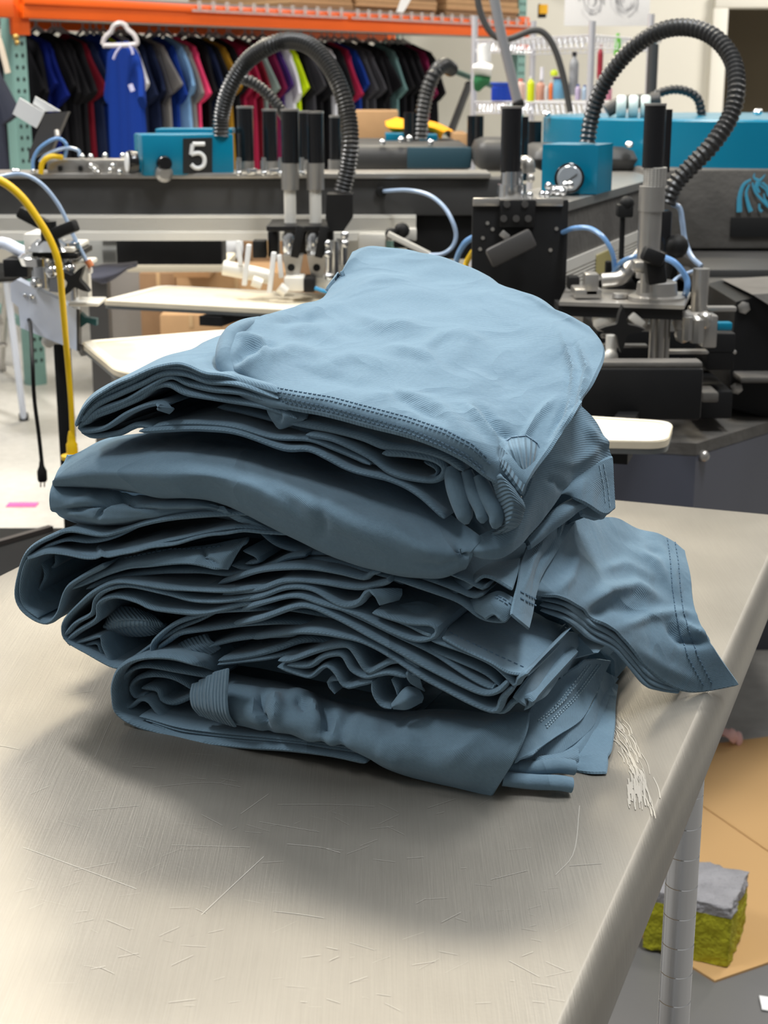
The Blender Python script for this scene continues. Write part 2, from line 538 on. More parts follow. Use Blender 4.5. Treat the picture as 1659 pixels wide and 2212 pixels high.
rng = random.Random(5)
scratch_n = [0]
def scratch(mb, pts, w):
    scratch_n[0] += 1
    q = [G(x, y, TABLE_Z + 0.0002 + 0.000004 * (scratch_n[0] % 90)) for x, y in pts]
    q = smooth_path(q, 10)
    for a, b in zip(q, q[1:]):
        d = (b - a).normalized(); s = Vector((-d.y, d.x, 0)) * w * 0.5
        mb.add([a - s, a + s, b + s, b - s], [(0, 1, 2, 3)])
mb = MB()
for pts, w in [([(190, 1750), (300, 1740)], .0005), ([(50, 1830), (160, 1870), (295, 1920)], .0006), ([(435, 1976), (500, 1915), (570, 1850)], .0006),
               ([(370, 1825), (470, 1828), (540, 1830)], .0005), ([(600, 1738), (720, 1738), (810, 1742)], .0005), ([(620, 1823), (690, 1830), (735, 1842)], .0006),
               ([(590, 1968), (650, 1975), (700, 1983)], .0006), ([(205, 1635), (240, 1555)], .0004), ([(1252, 1740), (1240, 1840), (1200, 1890)], .0005),
               ([(560, 1775), (690, 1797)], .0004), ([(160, 1880), (250, 1862)], .0004), ([(520, 1758), (580, 1715)], .0004), ([(1230, 1870), (1300, 1865)], .0005),
               ([(0, 1610), (40, 1618)], .0005), ([(1100, 2075), (1165, 2110)], .0004), ([(140, 1500), (200, 1492)], .0004), ([(800, 1790), (850, 1785)], .0003),
               ([(925, 1745), (985, 1725)], .0004), ([(330, 1700), (450, 1690), (520, 1700)], .0004), ([(1060, 1900), (1140, 1880)], .0004)]:
    scratch(mb, pts, w)
for i in range(150):
    x, y = rng.uniform(20, 1200), rng.uniform(1620, 2180)
    a = rng.uniform(-0.5, 0.5); L = rng.uniform(10, 60)
    scratch(mb, [(x, y), (x + L * math.cos(a), y + L * math.sin(a))], rng.uniform(.0001, .0003))
mb.build('scratch_markings', M_SCRATCH, table)
mb = MB()
for i in range(70):
    t = rng.random(); x = 1318 + 82 * t + rng.uniform(-16, 16); y = 1560 + 150 * (t ** 1.2) + rng.uniform(-30, 40)
    L = rng.uniform(14, 55); s = 0.55 + 0.75 * t
    scratch(mb, [(x, y), (x + L * 0.30 / s, y + L * 0.5), (x + L * 0.42 / s, y + L)], rng.uniform(.0003, .0010))
for i in range(34):
    x = rng.uniform(1352, 1392); y = rng.uniform(1670, 1725)
    scratch(mb, [(x, y), (x + 2, y + 14), (x + 4, y + rng.uniform(18, 40))], rng.uniform(.0005, .0013))
mb.build('scuff_markings', M_SCRATCH, table)
# ------------------------------------------------------------------ the pile of folded shirts
from mathutils import kdtree

def seg_dist(px, py, a, b):
    vx, vy = b[0] - a[0], b[1] - a[1]
    L = vx * vx + vy * vy
    t = 0 if L == 0 else max(0, min(1, ((px - a[0]) * vx + (py - a[1]) * vy) / L))
    dx, dy = px - a[0] - t * vx, py - a[1] - t * vy
    return math.hypot(dx, dy), t

class Sheet:
    """a piece of cloth through a grid of control points; ridges and furrows are pressed into it"""
    def __init__(self, ctrl, nu=80, nv=50, thick=0.0022, folds=(), rough=0.0008, scale=22.0, seed=0, bulge=0.0):
        pts = [[tuple(S(*q)) for q in row] for row in ctrl]
        grid = []
        for j in range(nv):
            t = j / (nv - 1)
            cols = [spline_at([row[c] for row in pts], t) for c in range(len(pts[0]))]
            grid.append([Vector(spline_at(cols, i / (nu - 1))) for i in range(nu)])
        def normals(g):
            out = []
            for j in range(nv):
                r = []
                for i in range(nu):
                    du = g[j][min(i + 1, nu - 1)] - g[j][max(i - 1, 0)]
                    dv = g[min(j + 1, nv - 1)][i] - g[max(j - 1, 0)][i]
                    n = du.cross(dv)
                    r.append(n.normalized() if n.length > 1e-12 else Vector((0, 0, 1)))
                out.append(r)
            return out
        nr = normals(grid)
        c = grid[nv // 2][nu // 2]
        self.flip = nr[nv // 2][nu // 2].dot(CAM - c) < 0
        if self.flip: nr = [[-n for n in r] for r in nr]
        off = Vector((seed * 3.7, seed * 1.9, seed * 5.3))
        for j in range(nv):
            for i in range(nu):
                p = grid[j][i]
                d = (noise.noise(p * scale + off) + 0.5 * noise.noise(p * scale * 2.3 + off)) * rough
                if bulge: d += bulge * math.sin(math.pi * i / (nu - 1)) * math.sin(math.pi * j / (nv - 1))
                if folds:
                    x, y = proj(p)
                    for line, amp, w in folds:
                        best = 1e9; bt = 0; m = len(line) - 1
                        for k in range(m):
                            dd, tt = seg_dist(x, y, line[k], line[k + 1])
                            if dd < best: best, bt = dd, (k + tt) / m
                        if best < 3.2 * w:
                            e = math.exp(-(best / w) ** 2) * amp
                            e *= min(1.0, 0.25 + 3.2 * min(bt, 1 - bt))
                            d += e
                grid[j][i] = p + nr[j][i] * d
        nr = normals(grid)
        if self.flip: nr = [[-n for n in r] for r in nr]
        self.g, self.n, self.nu, self.nv, self.th = grid, nr, nu, nv, thick
        kd = kdtree.KDTree(nu * nv)
        for j in range(nv):
            for i in range(nu):
                x, y = proj(grid[j][i]); kd.insert((x, y, 0), j * nu + i)
        kd.balance(); self.kd = kd

    def at(self, px, py):
        _, i, _ = self.kd.find((px, py, 0))
        return self.g[i // self.nu][i % self.nu], self.n[i // self.nu][i % self.nu]

    def mesh(self, mb):
        nu, nv, th = self.nu, self.nv, self.th
        lu = sum((self.g[nv // 2][i + 1] - self.g[nv // 2][i]).length for i in range(nu - 1))
        lv = sum((self.g[j + 1][nu // 2] - self.g[j][nu // 2]).length for j in range(nv - 1))
        uv = [(lu * i / (nu - 1), lv * j / (nv - 1)) for j in range(nv) for i in range(nu)]
        front = [self.g[j][i] for j in range(nv) for i in range(nu)]
        back = [self.g[j][i] - self.n[j][i] * th for j in range(nv) for i in range(nu)]
        faces = []
        N = nu * nv
        for j in range(nv - 1):
            for i in range(nu - 1):
                a = j * nu + i
                faces.append((a, a + 1, a + 1 + nu, a + nu))
                faces.append((N + a, N + a + nu, N + a + 1 + nu, N + a + 1))
        # rounded rim
        loop = [(0, i) for i in range(nu)] + [(j, nu - 1) for j in range(1, nv)] + [(nv - 1, i) for i in range(nu - 2, -1, -1)] + [(j, 0) for j in range(nv - 2, 0, -1)]
        rim, ruv = [], []
        for j, i in loop:
            o = Vector((0, 0, 0))
            if j == 0: o += (self.g[0][i] - self.g[1][i]).normalized()
            if j == nv - 1: o += (self.g[nv - 1][i] - self.g[nv - 2][i]).normalized()
            if i == 0: o += (self.g[j][0] - self.g[j][1]).normalized()
            if i == nu - 1: o += (self.g[j][nu - 1] - self.g[j][nu - 2]).normalized()
            if o.length > 0: o.normalize()
            rim.append(self.g[j][i] - self.n[j][i] * th * 0.5 + o * th * 0.5)
            ruv.append(uv[j * nu + i])
        m = len(loop)
        for k in range(m):
            k2 = (k + 1) % m
            a, b = loop[k][0] * nu + loop[k][1], loop[k2][0] * nu + loop[k2][1]
            faces.append((a, b, 2 * N + k2, 2 * N + k))
            faces.append((N + b, N + a, 2 * N + k, 2 * N + k2))
        mb.add(front + back + rim, faces, uv + uv + ruv)
        return self

    def stitch(self, mb, line, dash=0.0026, gap=0.0014, w=0.0008, wob=0.0):
        pts = []
        for (x0, y0), (x1, y1) in zip(line, line[1:]):
            n = max(2, int(math.hypot(x1 - x0, y1 - y0) / 2))
            for k in range(n): pts.append((x0 + (x1 - x0) * k / n, y0 + (y1 - y0) * k / n))
        pos = []
        for x, y in pts:
            r = ray(x, y).normalized()
            p, n = self.at(x, y)
            den = r.dot(n)
            q = CAM + r * ((p - CAM).dot(n) / den) if abs(den) > 0.08 else p
            if (q - p).length > 0.004: q = p
            pos.append((q, n))
        acc, on, start = 0.0, True, pos[0]
        for (a, na), (b, nb) in zip(pos, pos[1:]):
            acc += (b - a).length
            if on and acc >= dash:
                p, q = start[0] + start[1] * 0.0004, b + nb * 0.0004
                if (q - p).length > 1e-5: mb.bar(p, q, w, 0.0007, up=nb)
                on, acc = False, 0.0
            elif (not on) and acc >= gap:
                on, acc, start = True, 0.0, (b, nb)

def ribbon(mb, line, v=0.0, r=0.0019, depth=0.12, seed=0, wob=0.0018, step=0.003, smooth=6):
    """the rounded front edge of a folded layer, running back into the pile"""
    pts = []
    for q in line:
        pts.append(tuple(S(q[0], q[1], q[2] if len(q) > 2 else v)))
    path = resample(smooth_path(pts, (len(pts) - 1) * smooth + 1), step)
    n = len(path)
    if n < 3: return
    sec_a = [(depth, 0.35), (0.03, 0.40), (0.012, 0.62), (0.005, 0.98), (0.0022, 0.86), (0.0006, 0.48), (0.0, 0.0), (0.0006, -0.48), (0.0022, -0.86), (0.005, -0.98), (0.012, -0.62), (0.03, -0.40), (depth, -0.35)]
    m = len(sec_a)
    verts, faces, uv = [], [], []
    L = 0.0
    pn = None
    for i, p in enumerate(path):
        t = path[min(i + 1, n - 1)] - path[max(i - 1, 0)]
        t = t - STACK_V * t.dot(STACK_V)
        if t.length < 1e-9: t = STACK_U.copy()
        t.normalize()
        nn = t.cross(STACK_V).normalized()
        if pn is not None and nn.dot(pn) < -0.2: pass
        pn = nn
        if i: L += (path[i] - path[i - 1]).length
        q = L * 34 + seed * 7.1
        rr = r * (1 + 0.28 * noise.noise(Vector((q, seed, 0))))
        dv = wob * noise.noise(Vector((q * 0.8, seed, 4.0)))
        end = min(1.0, min(i, n - 1 - i) / 2.0 + 0.35)
        for a, b in sec_a:
            verts.append(p + STACK_V * (a + dv) + nn * (b * rr * end)); uv.append((L, a))
    for i in range(n - 1):
        for j in range(m):
            a = i * m + j; b = i * m + (j + 1) % m
            faces.append((a, b, b + m, a + m))
    faces.append(tuple(reversed(range(m)))); faces.append(tuple((n - 1) * m + k for k in range(m)))
    mb.add(verts, faces, uv)

def filler(mb, poly, v0=0.04, v1=0.24):
    if v0 < .1: v0 += .055
    """the folded bulk of a shirt behind its front edges"""
    pts = [S(x, y, v0) for x, y in poly]
    c = sum(pts, Vector((0, 0, 0))) / len(pts)
    n = len(pts)
    back = [p + STACK_V * (v1 - v0) for p in pts]
    mid = [c.lerp(p, 0.93) - STACK_V * 0.004 for p in pts]
    faces = [tuple(range(n)), tuple(reversed(range(2 * n, 3 * n)))]
    for i in range(n):
        j = (i + 1) % n
        faces += [(i, i + n, j + n, j), (i + n, i + 2 * n, j + 2 * n, j + n)]
    mb.add(mid + pts + back, faces)

PILE = 'folded blue shirts in the pile'
def shirt(px, py, v, label):
    return thing('folded_tshirt', S(px, py, v), label, 't-shirt', PILE)

# ---- 1: the bottom shirt, rolled at its left end
sh = shirt(700, 1600, 0.1, 'folded blue t-shirt at the bottom of the pile, lying on the steel table')
mb = MB()
filler(mb, [(275, 1540), (300, 1582), (620, 1618), (1000, 1690), (1090, 1640), (1135, 1560), (900, 1545), (600, 1490), (400, 1450), (300, 1450)], 0.03, 0.2)
ribbon(mb, [(470, 1452, .02), (420, 1436), (359, 1421), (299, 1424), (260, 1443), (243, 1476), (242, 1510), (249, 1540), (282, 1564), (336, 1583), (392, 1598), (486, 1611), (620, 1621), (700, 1631), (790, 1648)], -0.006, .0024, .2, 1)
ribbon(mb, [(463, 1468), (374, 1450), (306, 1441), (271, 1456), (257, 1483), (260, 1514), (276, 1530), (299, 1514), (318, 1516), (336, 1540), (355, 1558), (411, 1580), (620, 1604), (700, 1615)], 0.006, .0019, .12, 2)
ribbon(mb, [(415, 1490), (374, 1467), (329, 1460), (293, 1468), (279, 1488), (291, 1508), (312, 1502)], 0.012, .0019, .12, 3)
ribbon(mb, [(415, 1504), (374, 1520), (348, 1513), (338, 1492), (303, 1487)], 0.014, .0024, .1, 4)
for k in range(4):
    ribbon(mb, [(300 + 14 * k, 1548 + 8 * k), (400, 1574 + 7 * k), (520, 1588 + 7 * k), (640, 1600 + 6 * k), (790, 1622 + 7 * k)], -0.001, .0014, .1, 5 + k)
fold1 = Sheet([
    [(455, 1450, .035), (560, 1465, .05), (650, 1488, .05), (750, 1520, .05), (850, 1540, .05), (950, 1530, .05), (1050, 1536, .045), (1145, 1545, .03)],
    [(438, 1478, .012), (560, 1490, .016), (650, 1512, .016), (750, 1545, .014), (850, 1568, .014), (950, 1565, .014), (1045, 1575, .014), (1135, 1585, .012)],
    [(425, 1510, .0), (560, 1525, -.004), (650, 1548, -.004), (750, 1580, -.004), (850, 1605, -.004), (945, 1615, -.004), (1035, 1630, -.004), (1112, 1635, .002)],
    [(425, 1535, -.002), (555, 1560, -.008), (640, 1572, -.008), (745, 1602, -.008), (845, 1640, -.006), (935, 1660, -.006), (1015, 1680, -.004), (1085, 1680, -.0)],
    [(440, 1548, .004), (552, 1578, .0), (635, 1586, .0), (740, 1600, -.002), (835, 1660, .0), (925, 1690, .0), (1000, 1706, .0), (1060, 1720, .001)],
], 110, 50, folds=[([(567, 1498), (562, 1535), (580, 1575)], -.010, 9), ([(590, 1505), (606, 1560)], .006, 13), ([(640, 1520), (665, 1545)], -.005, 10), ([(620, 1500), (660, 1520), (700, 1560)], .004, 16), ([(690, 1525), (710, 1560), (700, 1590)], -.009, 13), ([(760, 1540), (740, 1580), (745, 1610)], -.004, 14),
                   ([(640, 1584), (700, 1590), (750, 1603)], .003, 7), ([(800, 1575), (900, 1590), (960, 1640)], -.003, 20), ([(860, 1600), (960, 1560)], .003, 20), ([(960, 1650), (1050, 1590), (1110, 1560)], .003, 16), ([(820, 1610), (870, 1650)], .003, 16)],
    rough=.0022, scale=17, seed=1, bulge=.006)
fold1.mesh(mb)
# the sleeve end turned to the right and the layers that end at the table's right side
side1 = Sheet([
    [(1262, 1428, .13), (1215, 1462, .11), (1168, 1500, .08), (1140, 1545, .05), (1125, 1590, .03), (1112, 1645, .012)],
    [(1290, 1425, .16), (1255, 1468, .13), (1220, 1510, .10), (1180, 1555, .06), (1145, 1598, .03), (1125, 1638, .015)],
    [(1320, 1428, .195), (1302, 1465, .165), (1280, 1510, .135), (1255, 1555, .10), (1200, 1592, .055), (1148, 1628, .022)],
], 40, 24, folds=[([(1250, 1440), (1225, 1500), (1180, 1550)], .003, 8)], rough=.001, seed=3)
side1.mesh(mb)
Sheet([[(1308, 1450, .18), (1285, 1508, .142), (1262, 1550, .108), (1200, 1596, .062), (1130, 1638, .03)],
       [(1335, 1466, .205), (1300, 1520, .155), (1278, 1572, .112), (1222, 1620, .065), (1160, 1655, .034)]], 30, 12, rough=.0015, seed=4).mesh(mb)
Sheet([[(1305, 1470, .185), (1280, 1540, .13), (1250, 1590, .092), (1200, 1626, .055), (1140, 1644, .028)],
       [(1314, 1474, .188), (1291, 1543, .132), (1263, 1594, .094), (1226, 1628, .062), (1150, 1650, .03)],
       [(1324, 1480, .19), (1302, 1546, .138), (1277, 1602, .10), (1250, 1634, .074), (1160, 1656, .034)]], 30, 16, rough=.0012, seed=5, thick=.004).mesh(mb)
Sheet([[(1160, 1636, .034), (1205, 1628, .05), (1250, 1616, .074)], [(1154, 1650, .03), (1205, 1642, .044), (1251, 1634, .066)], [(1150, 1661, .03), (1204, 1656, .044), (1250, 1650, .064)]], 24, 14, rough=.001, seed=8).mesh(mb)
Sheet([[(1305, 1466, .188), (1285, 1540, .138), (1263, 1600, .096), (1246, 1642, .068)],
       [(1322, 1472, .195), (1308, 1546, .142), (1292, 1610, .096), (1280, 1640, .072)],
       [(1334, 1480, .205), (1328, 1552, .146), (1320, 1612, .10), (1311, 1634, .082)]], 30, 18, rough=.001, seed=6).mesh(mb)
Sheet([[(1244, 1634, .07), (1278, 1630, .074), (1312, 1628, .086)], [(1245, 1650, .062), (1278, 1650, .065), (1311, 1648, .072)], [(1247, 1664, .058), (1278, 1667, .058), (1308, 1667, .062)]], 20, 12, rough=.0008, seed=7).mesh(mb)
for q in ([(1085, 1654, .02), (1150, 1660, .028), (1205, 1654, .034), (1240, 1658, .040)], [(1085, 1681, .010), (1150, 1689, .018), (1205, 1691, .022), (1235, 1696, .026)]):
    mb.tube(smooth_path([S(*p) for p in q], 16), .0062, 12, flat=.8)
filler(mb, [(1225, 1390), (1290, 1388), (1325, 1430), (1328, 1470), (1290, 1490), (1235, 1450)], .205, .27)
mb.build('body', M_KNIT, sh)
mb = MB()
for k in range(4):       # the neck tape wound in bands round the roll
    x = 416 + 15 * k
    Sheet([[(x - 2, 1478 - 8 * k, .0 - .001 * k), (x + 30, 1470 - 8 * k, -.002 - .002 * k)],
           [(x - 6, 1500, -.004 - .002 * k), (x + 26, 1502, -.008 - .002 * k)],
           [(x - 2, 1526 + 4 * k, -.006 - .002 * k), (x + 30, 1532 + 4 * k, -.010 - .002 * k)],
           [(x + 14, 1546 + 5 * k, .0), (x + 46, 1556 + 5 * k, -.004)]], 10, 20, rough=.0004, seed=10 + k).mesh(mb)
mb.build('neckband', M_RIB, sh)
mb = MB()
for d in (0, 7, 22, 29):
    side1.stitch(mb, [(1268 + d, 1436), (1238 + d, 1478), (1212 + d, 1512), (1185 + d * .9, 1540), (1160 + d * .6, 1558 + d * .6)], .0016, .0010, .0007)
fold1.stitch(mb, [(468, 1462), (462, 1500), (470, 1545)], .002, .001, .0006)
mb.build('stitching', mat('pale_blue_thread', (0.30, 0.42, 0.5), .8), sh)

# ---- 2: crumpled shirt above it
sh = shirt(700, 1440, 0.1, 'blue t-shirt with a crumpled wavy sleeve end, resting on the bottom shirt')
mb = MB()
filler(mb, [(340, 1400), (380, 1380), (620, 1362), (760, 1385), (860, 1440), (900, 1480), (880, 1510), (700, 1470), (560, 1440), (400, 1420)], 0.03, .2)
ribbon(mb, [(600, 1428), (627, 1427), (680, 1408), (717, 1398), (747, 1396), (762, 1409), (784, 1446), (797, 1454), (820, 1442), (844, 1431), (875, 1430), (899, 1440), (895, 1456), (878, 1458)], .0, .0024, .07, 21)
ribbon(mb, [(620, 1438), (665, 1440), (690, 1424), (712, 1416), (738, 1417), (756, 1447), (775, 1460), (792, 1464), (815, 1458), (840, 1454), (878, 1462)], .001, .0024, .06, 22)
ribbon(mb, [(600, 1440), (640, 1456), (668, 1463), (690, 1446), (706, 1440), (724, 1456), (743, 1485), (775, 1480), (803, 1473)], .002, .0022, .06, 23)
ribbon(mb, [(722, 1500), (708, 1480), (712, 1470), (735, 1470)], .006, .0018, .05, 24)
ribbon(mb, [(803, 1473), (806, 1500), (822, 1524), (845, 1531)], .002, .0022, .06, 25)
ribbon(mb, [(845, 1468), (856, 1490), (858, 1505)], .003, .002, .05, 26)
# the sleeve hem hanging at the right of the waves
Sheet([[(886, 1445, .002), (900, 1440, .012)], [(880, 1456, -.002), (905, 1460, .006)], [(884, 1472, .0), (912, 1484, .01)], [(890, 1478, .004), (917, 1494, .014)]], 12, 14, rough=.001, seed=27).mesh(mb)
Sheet([[(845, 1520, .003), (875, 1485, .004), (905, 1487, .012)], [(846, 1527, -.002), (878, 1512, -.004), (915, 1505, .01)], [(850, 1532, .002), (880, 1533, .0), (912, 1518, .012)]], 18, 14, rough=.0008, seed=28).mesh(mb)
# its left end: the outer loop and the neck ribs inside
ribbon(mb, [(760, 1340, .02), (620, 1318, .012), (540, 1318), (467, 1323), (411, 1336), (366, 1355), (331, 1386), (325, 1405), (335, 1420), (350, 1424)], .006, .0019, .2, 29)
ribbon(mb, [(745, 1365, .02), (620, 1347, .012), (520, 1352), (448, 1361), (389, 1369), (359, 1387), (340, 1403), (345, 1416)], .009, .0019, .14, 30)
ribbon(mb, [(640, 1372, .016), (540, 1378), (470, 1392), (400, 1416)], .013, .0019, .1, 31)
ribbon(mb, [(745, 1392, .02), (660, 1384, .016), (600, 1402), (540, 1418), (470, 1428)], .012, .0024, .1, 32)
ribbon(mb, [(640, 1410, .016), (560, 1426), (470, 1436)], .012, .0018, .1, 33)
mb.build('body', M_KNIT, sh)
mb = MB()
Sheet([[(366, 1408, .02), (400, 1382, .02), (445, 1370, .022)], [(372, 1412, .012), (415, 1402, .010), (455, 1386, .014)], [(395, 1422, .014), (440, 1420, .012), (475, 1402, .018)]], 24, 14, rough=.001, seed=34).mesh(mb)
mb.build('neckband', M_RIB, sh)

# ---- 3: the shirt whose layers slant down to the right
sh = shirt(860, 1410, 0.1, 'blue t-shirt whose flat layers slant downward just below the fanned sleeve')
mb = MB()
filler(mb, [(560, 1340), (640, 1312), (700, 1325), (800, 1372), (960, 1380), (1090, 1452), (1105, 1490), (1060, 1520), (900, 1440), (740, 1370), (600, 1385)], .03, .2)
ribbon(mb, [(500, 1352, .012), (560, 1338), (635, 1312), (672, 1313), (709, 1328), (784, 1367), (859, 1408), (934, 1450), (1000, 1483), (1045, 1500), (1075, 1494), (1096, 1474)], -.004, .0024, .12, 41)
ribbon(mb, [(540, 1380, .014), (653, 1366), (747, 1378), (803, 1398), (859, 1430), (934, 1477), (1027, 1525), (1070, 1537), (1082, 1512), (1106, 1486)], -.003, .0024, .12, 42)
ribbon(mb, [(700, 1300, .006), (770, 1333), (850, 1372), (934, 1414), (1000, 1455), (1058, 1486), (1068, 1480)], .0, .0019, .12, 43)
ribbon(mb, [(930, 1384), (1008, 1411), (1061, 1436), (1092, 1462), (1112, 1482), (1120, 1466), (1136, 1456)], -.002, .0021, .1, 44)
ribbon(mb, [(900, 1395), (980, 1425), (1045, 1455), (1078, 1482)], .002, .0018, .1, 45)
ribbon(mb, [(1040, 1530, .01), (1083, 1539, .004), (1105, 1520, .004), (1132, 1508, .006), (1145, 1520, .006), (1130, 1536, .008)], .0, .0021, .1, 46)
panel3 = Sheet([
    [(960, 1375, -.002), (1008, 1404, -.003), (1061, 1428, -.003), (1098, 1450, -.003), (1140, 1455, .004)],
    [(965, 1362, .012), (1020, 1385, .015), (1080, 1405, .02), (1130, 1420, .025), (1182, 1420, .05)],
    [(975, 1345, .03), (1040, 1355, .04), (1100, 1365, .05), (1160, 1370, .07), (1212, 1388, .09)],
    [(985, 1325, .05), (1050, 1325, .06), (1110, 1330, .08), (1170, 1335, .1), (1232, 1358, .12)],
], 50, 30, rough=.0012, seed=47)
panel3.mesh(mb)
Sheet([[(1225, 1365, .105), (1182, 1420, .058), (1146, 1460, .02), (1112, 1505, .002)], [(1245, 1368, .12), (1198, 1440, .07), (1160, 1490, .025), (1130, 1520, .004)], [(1260, 1378, .13), (1213, 1456, .085), (1180, 1500, .045), (1142, 1528, .012)]], 30, 16, rough=.0015, seed=48).mesh(mb)
Sheet([[(1256, 1388, .135), (1230, 1425, .115), (1208, 1462, .1)], [(1298, 1388, .175), (1262, 1425, .15), (1215, 1460, .105)]], 20, 12, rough=.0012, seed=49).mesh(mb)
mb.build('body', M_KNIT, sh)
mb = MB()
panel3.stitch(mb, [(970, 1366), (1020, 1390), (1070, 1414), (1110, 1432), (1140, 1446)], .0024, .0013, .0007)
mb.build('stitching', M_THREAD, sh)

# ---- 4: the shirt with the open loop of layers at its left
sh = shirt(560, 1300, 0.1, 'blue t-shirt whose fold gapes open just above the rolled end of the bottom shirt')
mb = MB()
filler(mb, [(280, 1262), (420, 1262), (560, 1270), (540, 1330), (330, 1330)], .115, .22)
filler(mb, [(420, 1300), (440, 1262), (560, 1262), (760, 1262), (930, 1330), (955, 1365), (880, 1372), (700, 1320), (470, 1340)], .045, .22)
ribbon(mb, [(700, 1235, .02), (620, 1256, .01), (553, 1271), (486, 1277), (374, 1274), (262, 1258), (209, 1275), (168, 1308), (138, 1341), (133, 1364), (143, 1386), (187, 1412), (239, 1440), (265, 1441)], .0, .0019, .2, 61)
ribbon(mb, [(620, 1262, .01), (560, 1286), (486, 1299), (411, 1299), (355, 1284), (280, 1267), (226, 1276), (203, 1297), (195, 1327), (161, 1347), (139, 1372)], .001, .0019, .1, 62)
ribbon(mb, [(640, 1282, .01), (560, 1305), (523, 1307), (430, 1326), (336, 1318), (291, 1300), (243, 1290), (211, 1305), (207, 1338), (166, 1365), (145, 1384), (150, 1393)], .002, .0021, .1, 63)
ribbon(mb, [(150, 1394), (190, 1382), (216, 1376), (221, 1398), (243, 1442)], .004, .0017, .08, 64)
ribbon(mb, [(165, 1400), (205, 1390), (213, 1400), (228, 1436)], .007, .0015, .08, 65)
ribbon(mb, [(480, 1312, .01), (430, 1340), (385, 1358), (330, 1392), (285, 1424), (250, 1440)], .012, .0018, .1, 66)
# right ends of the same layers, with their sleeve hems
ribbon(mb, [(470, 1262, .01), (560, 1234), (653, 1227), (728, 1238), (784, 1250), (800, 1240), (824, 1236)], .0, .0021, .1, 67)
ribbon(mb, [(480, 1285, .008), (560, 1274), (616, 1256), (691, 1260), (769, 1271), (815, 1264), (838, 1257), (836, 1248)], -.001, .0022, .1, 68)
ribbon(mb, [(500, 1300, .006), (560, 1290), (616, 1271), (672, 1275), (736, 1308), (772, 1304), (788, 1283), (799, 1276)], -.002, .0023, .1, 69)
ribbon(mb, [(520, 1318, .006), (560, 1305), (635, 1289), (691, 1304), (769, 1328), (840, 1364), (896, 1384), (934, 1378), (942, 1362), (926, 1350), (878, 1346), (803, 1325)], -.003, .0022, .1, 70)
hem4 = Sheet([[(800, 1274, -.003), (835, 1272, .003), (868, 1272, .015)], [(812, 1288, -.005), (840, 1290, .0), (868, 1284, .012)], [(822, 1306, -.003), (845, 1300, .002), (862, 1296, .012)]], 20, 12, rough=.0008, seed=71)
hem4.mesh(mb)
Sheet([[(800, 1320, .01), (860, 1308, .02), (915, 1300, .03), (965, 1318, .03)], [(850, 1338, .004), (900, 1338, .006), (940, 1345, .008), (972, 1340, .02)], [(930, 1368, -.001), (945, 1376, .0), (958, 1372, .004), (966, 1360, .014)]], 26, 14, rough=.0012, seed=72).mesh(mb)
mb.build('body', M_KNIT, sh)
mb = MB()
Sheet([[(225, 1345, .03), (240, 1315, .03), (290, 1312, .03), (330, 1326, .03)], [(220, 1352, .016), (255, 1335, .01), (310, 1335, .01), (345, 1342, .016)], [(232, 1366, .016), (265, 1358, .012), (318, 1356, .012), (352, 1354, .02)], [(240, 1376, .03), (290, 1376, .03), (340, 1368, .03), (360, 1350, .03)]],
      30, 24, folds=[([(228, 1350), (300, 1340), (350, 1350)], -.002, 5), ([(240, 1366), (300, 1360), (350, 1356)], -.002, 4)], rough=.0015, seed=73).mesh(mb)
mb.build('neckband', M_RIB, sh)

# ---- 5: the shirt with hems fanned out at the right, big loop at the far left
sh = shirt(560, 1200, 0.1, 'blue t-shirt with the widest drooping loop of the pile, directly under the thick smooth fold')
mb = MB()
filler(mb, [(170, 1190), (330, 1150), (470, 1130), (470, 1235), (250, 1262)], .13, .22)
filler(mb, [(330, 1170), (420, 1130), (620, 1140), (860, 1230), (1060, 1290), (1100, 1320), (960, 1300), (800, 1240), (620, 1225), (480, 1235), (350, 1225)], .05, .22)
ribbon(mb, [(700, 1150, .02), (620, 1114, .012), (448, 1114), (336, 1126), (262, 1147), (217, 1157), (149, 1147), (105, 1162), (67, 1183), (46, 1213), (33, 1259), (33, 1293), (47, 1319), (76, 1341), (101, 1346), (123, 1326), (140, 1276), (168, 1252), (224, 1222)], .0, .0020, .22, 81)
ribbon(mb, [(700, 1172, .02), (620, 1152, .012), (504, 1142), (374, 1167), (262, 1192), (187, 1200), (112, 1193), (66, 1202), (49, 1230), (42, 1280), (52, 1312), (82, 1335)], .0005, .0017, .1, 82)
ribbon(mb, [(300, 1135, .01), (240, 1162), (190, 1172), (140, 1168), (92, 1184)], .003, .0016, .08, 83)
ribbon(mb, [(88, 1215), (96, 1245), (80, 1285), (90, 1322)], .022, .0016, .08, 84)
ribbon(mb, [(118, 1200), (116, 1222), (72, 1248), (100, 1300), (108, 1330)], .03, .0016, .08, 85)
band5 = Sheet([
    [(62, 1198, .006), (120, 1170, .02), (200, 1180, .03), (270, 1165, .04), (380, 1140, .05), (520, 1120, .06), (640, 1128, .06)],
    [(58, 1200, .002), (115, 1180, .006), (190, 1192, .008), (265, 1180, .01), (375, 1155, .014), (510, 1132, .018), (640, 1142, .02)],
    [(60, 1203, .0), (112, 1194, -.002), (187, 1202, -.003), (262, 1193, -.003), (374, 1169, -.002), (504, 1144, .0), (635, 1154, .008)]], 60, 18, rough=.002, scale=26, seed=86,
    folds=[([(270, 1160), (215, 1185), (222, 1202)], .003, 8)])
band5.mesh(mb)
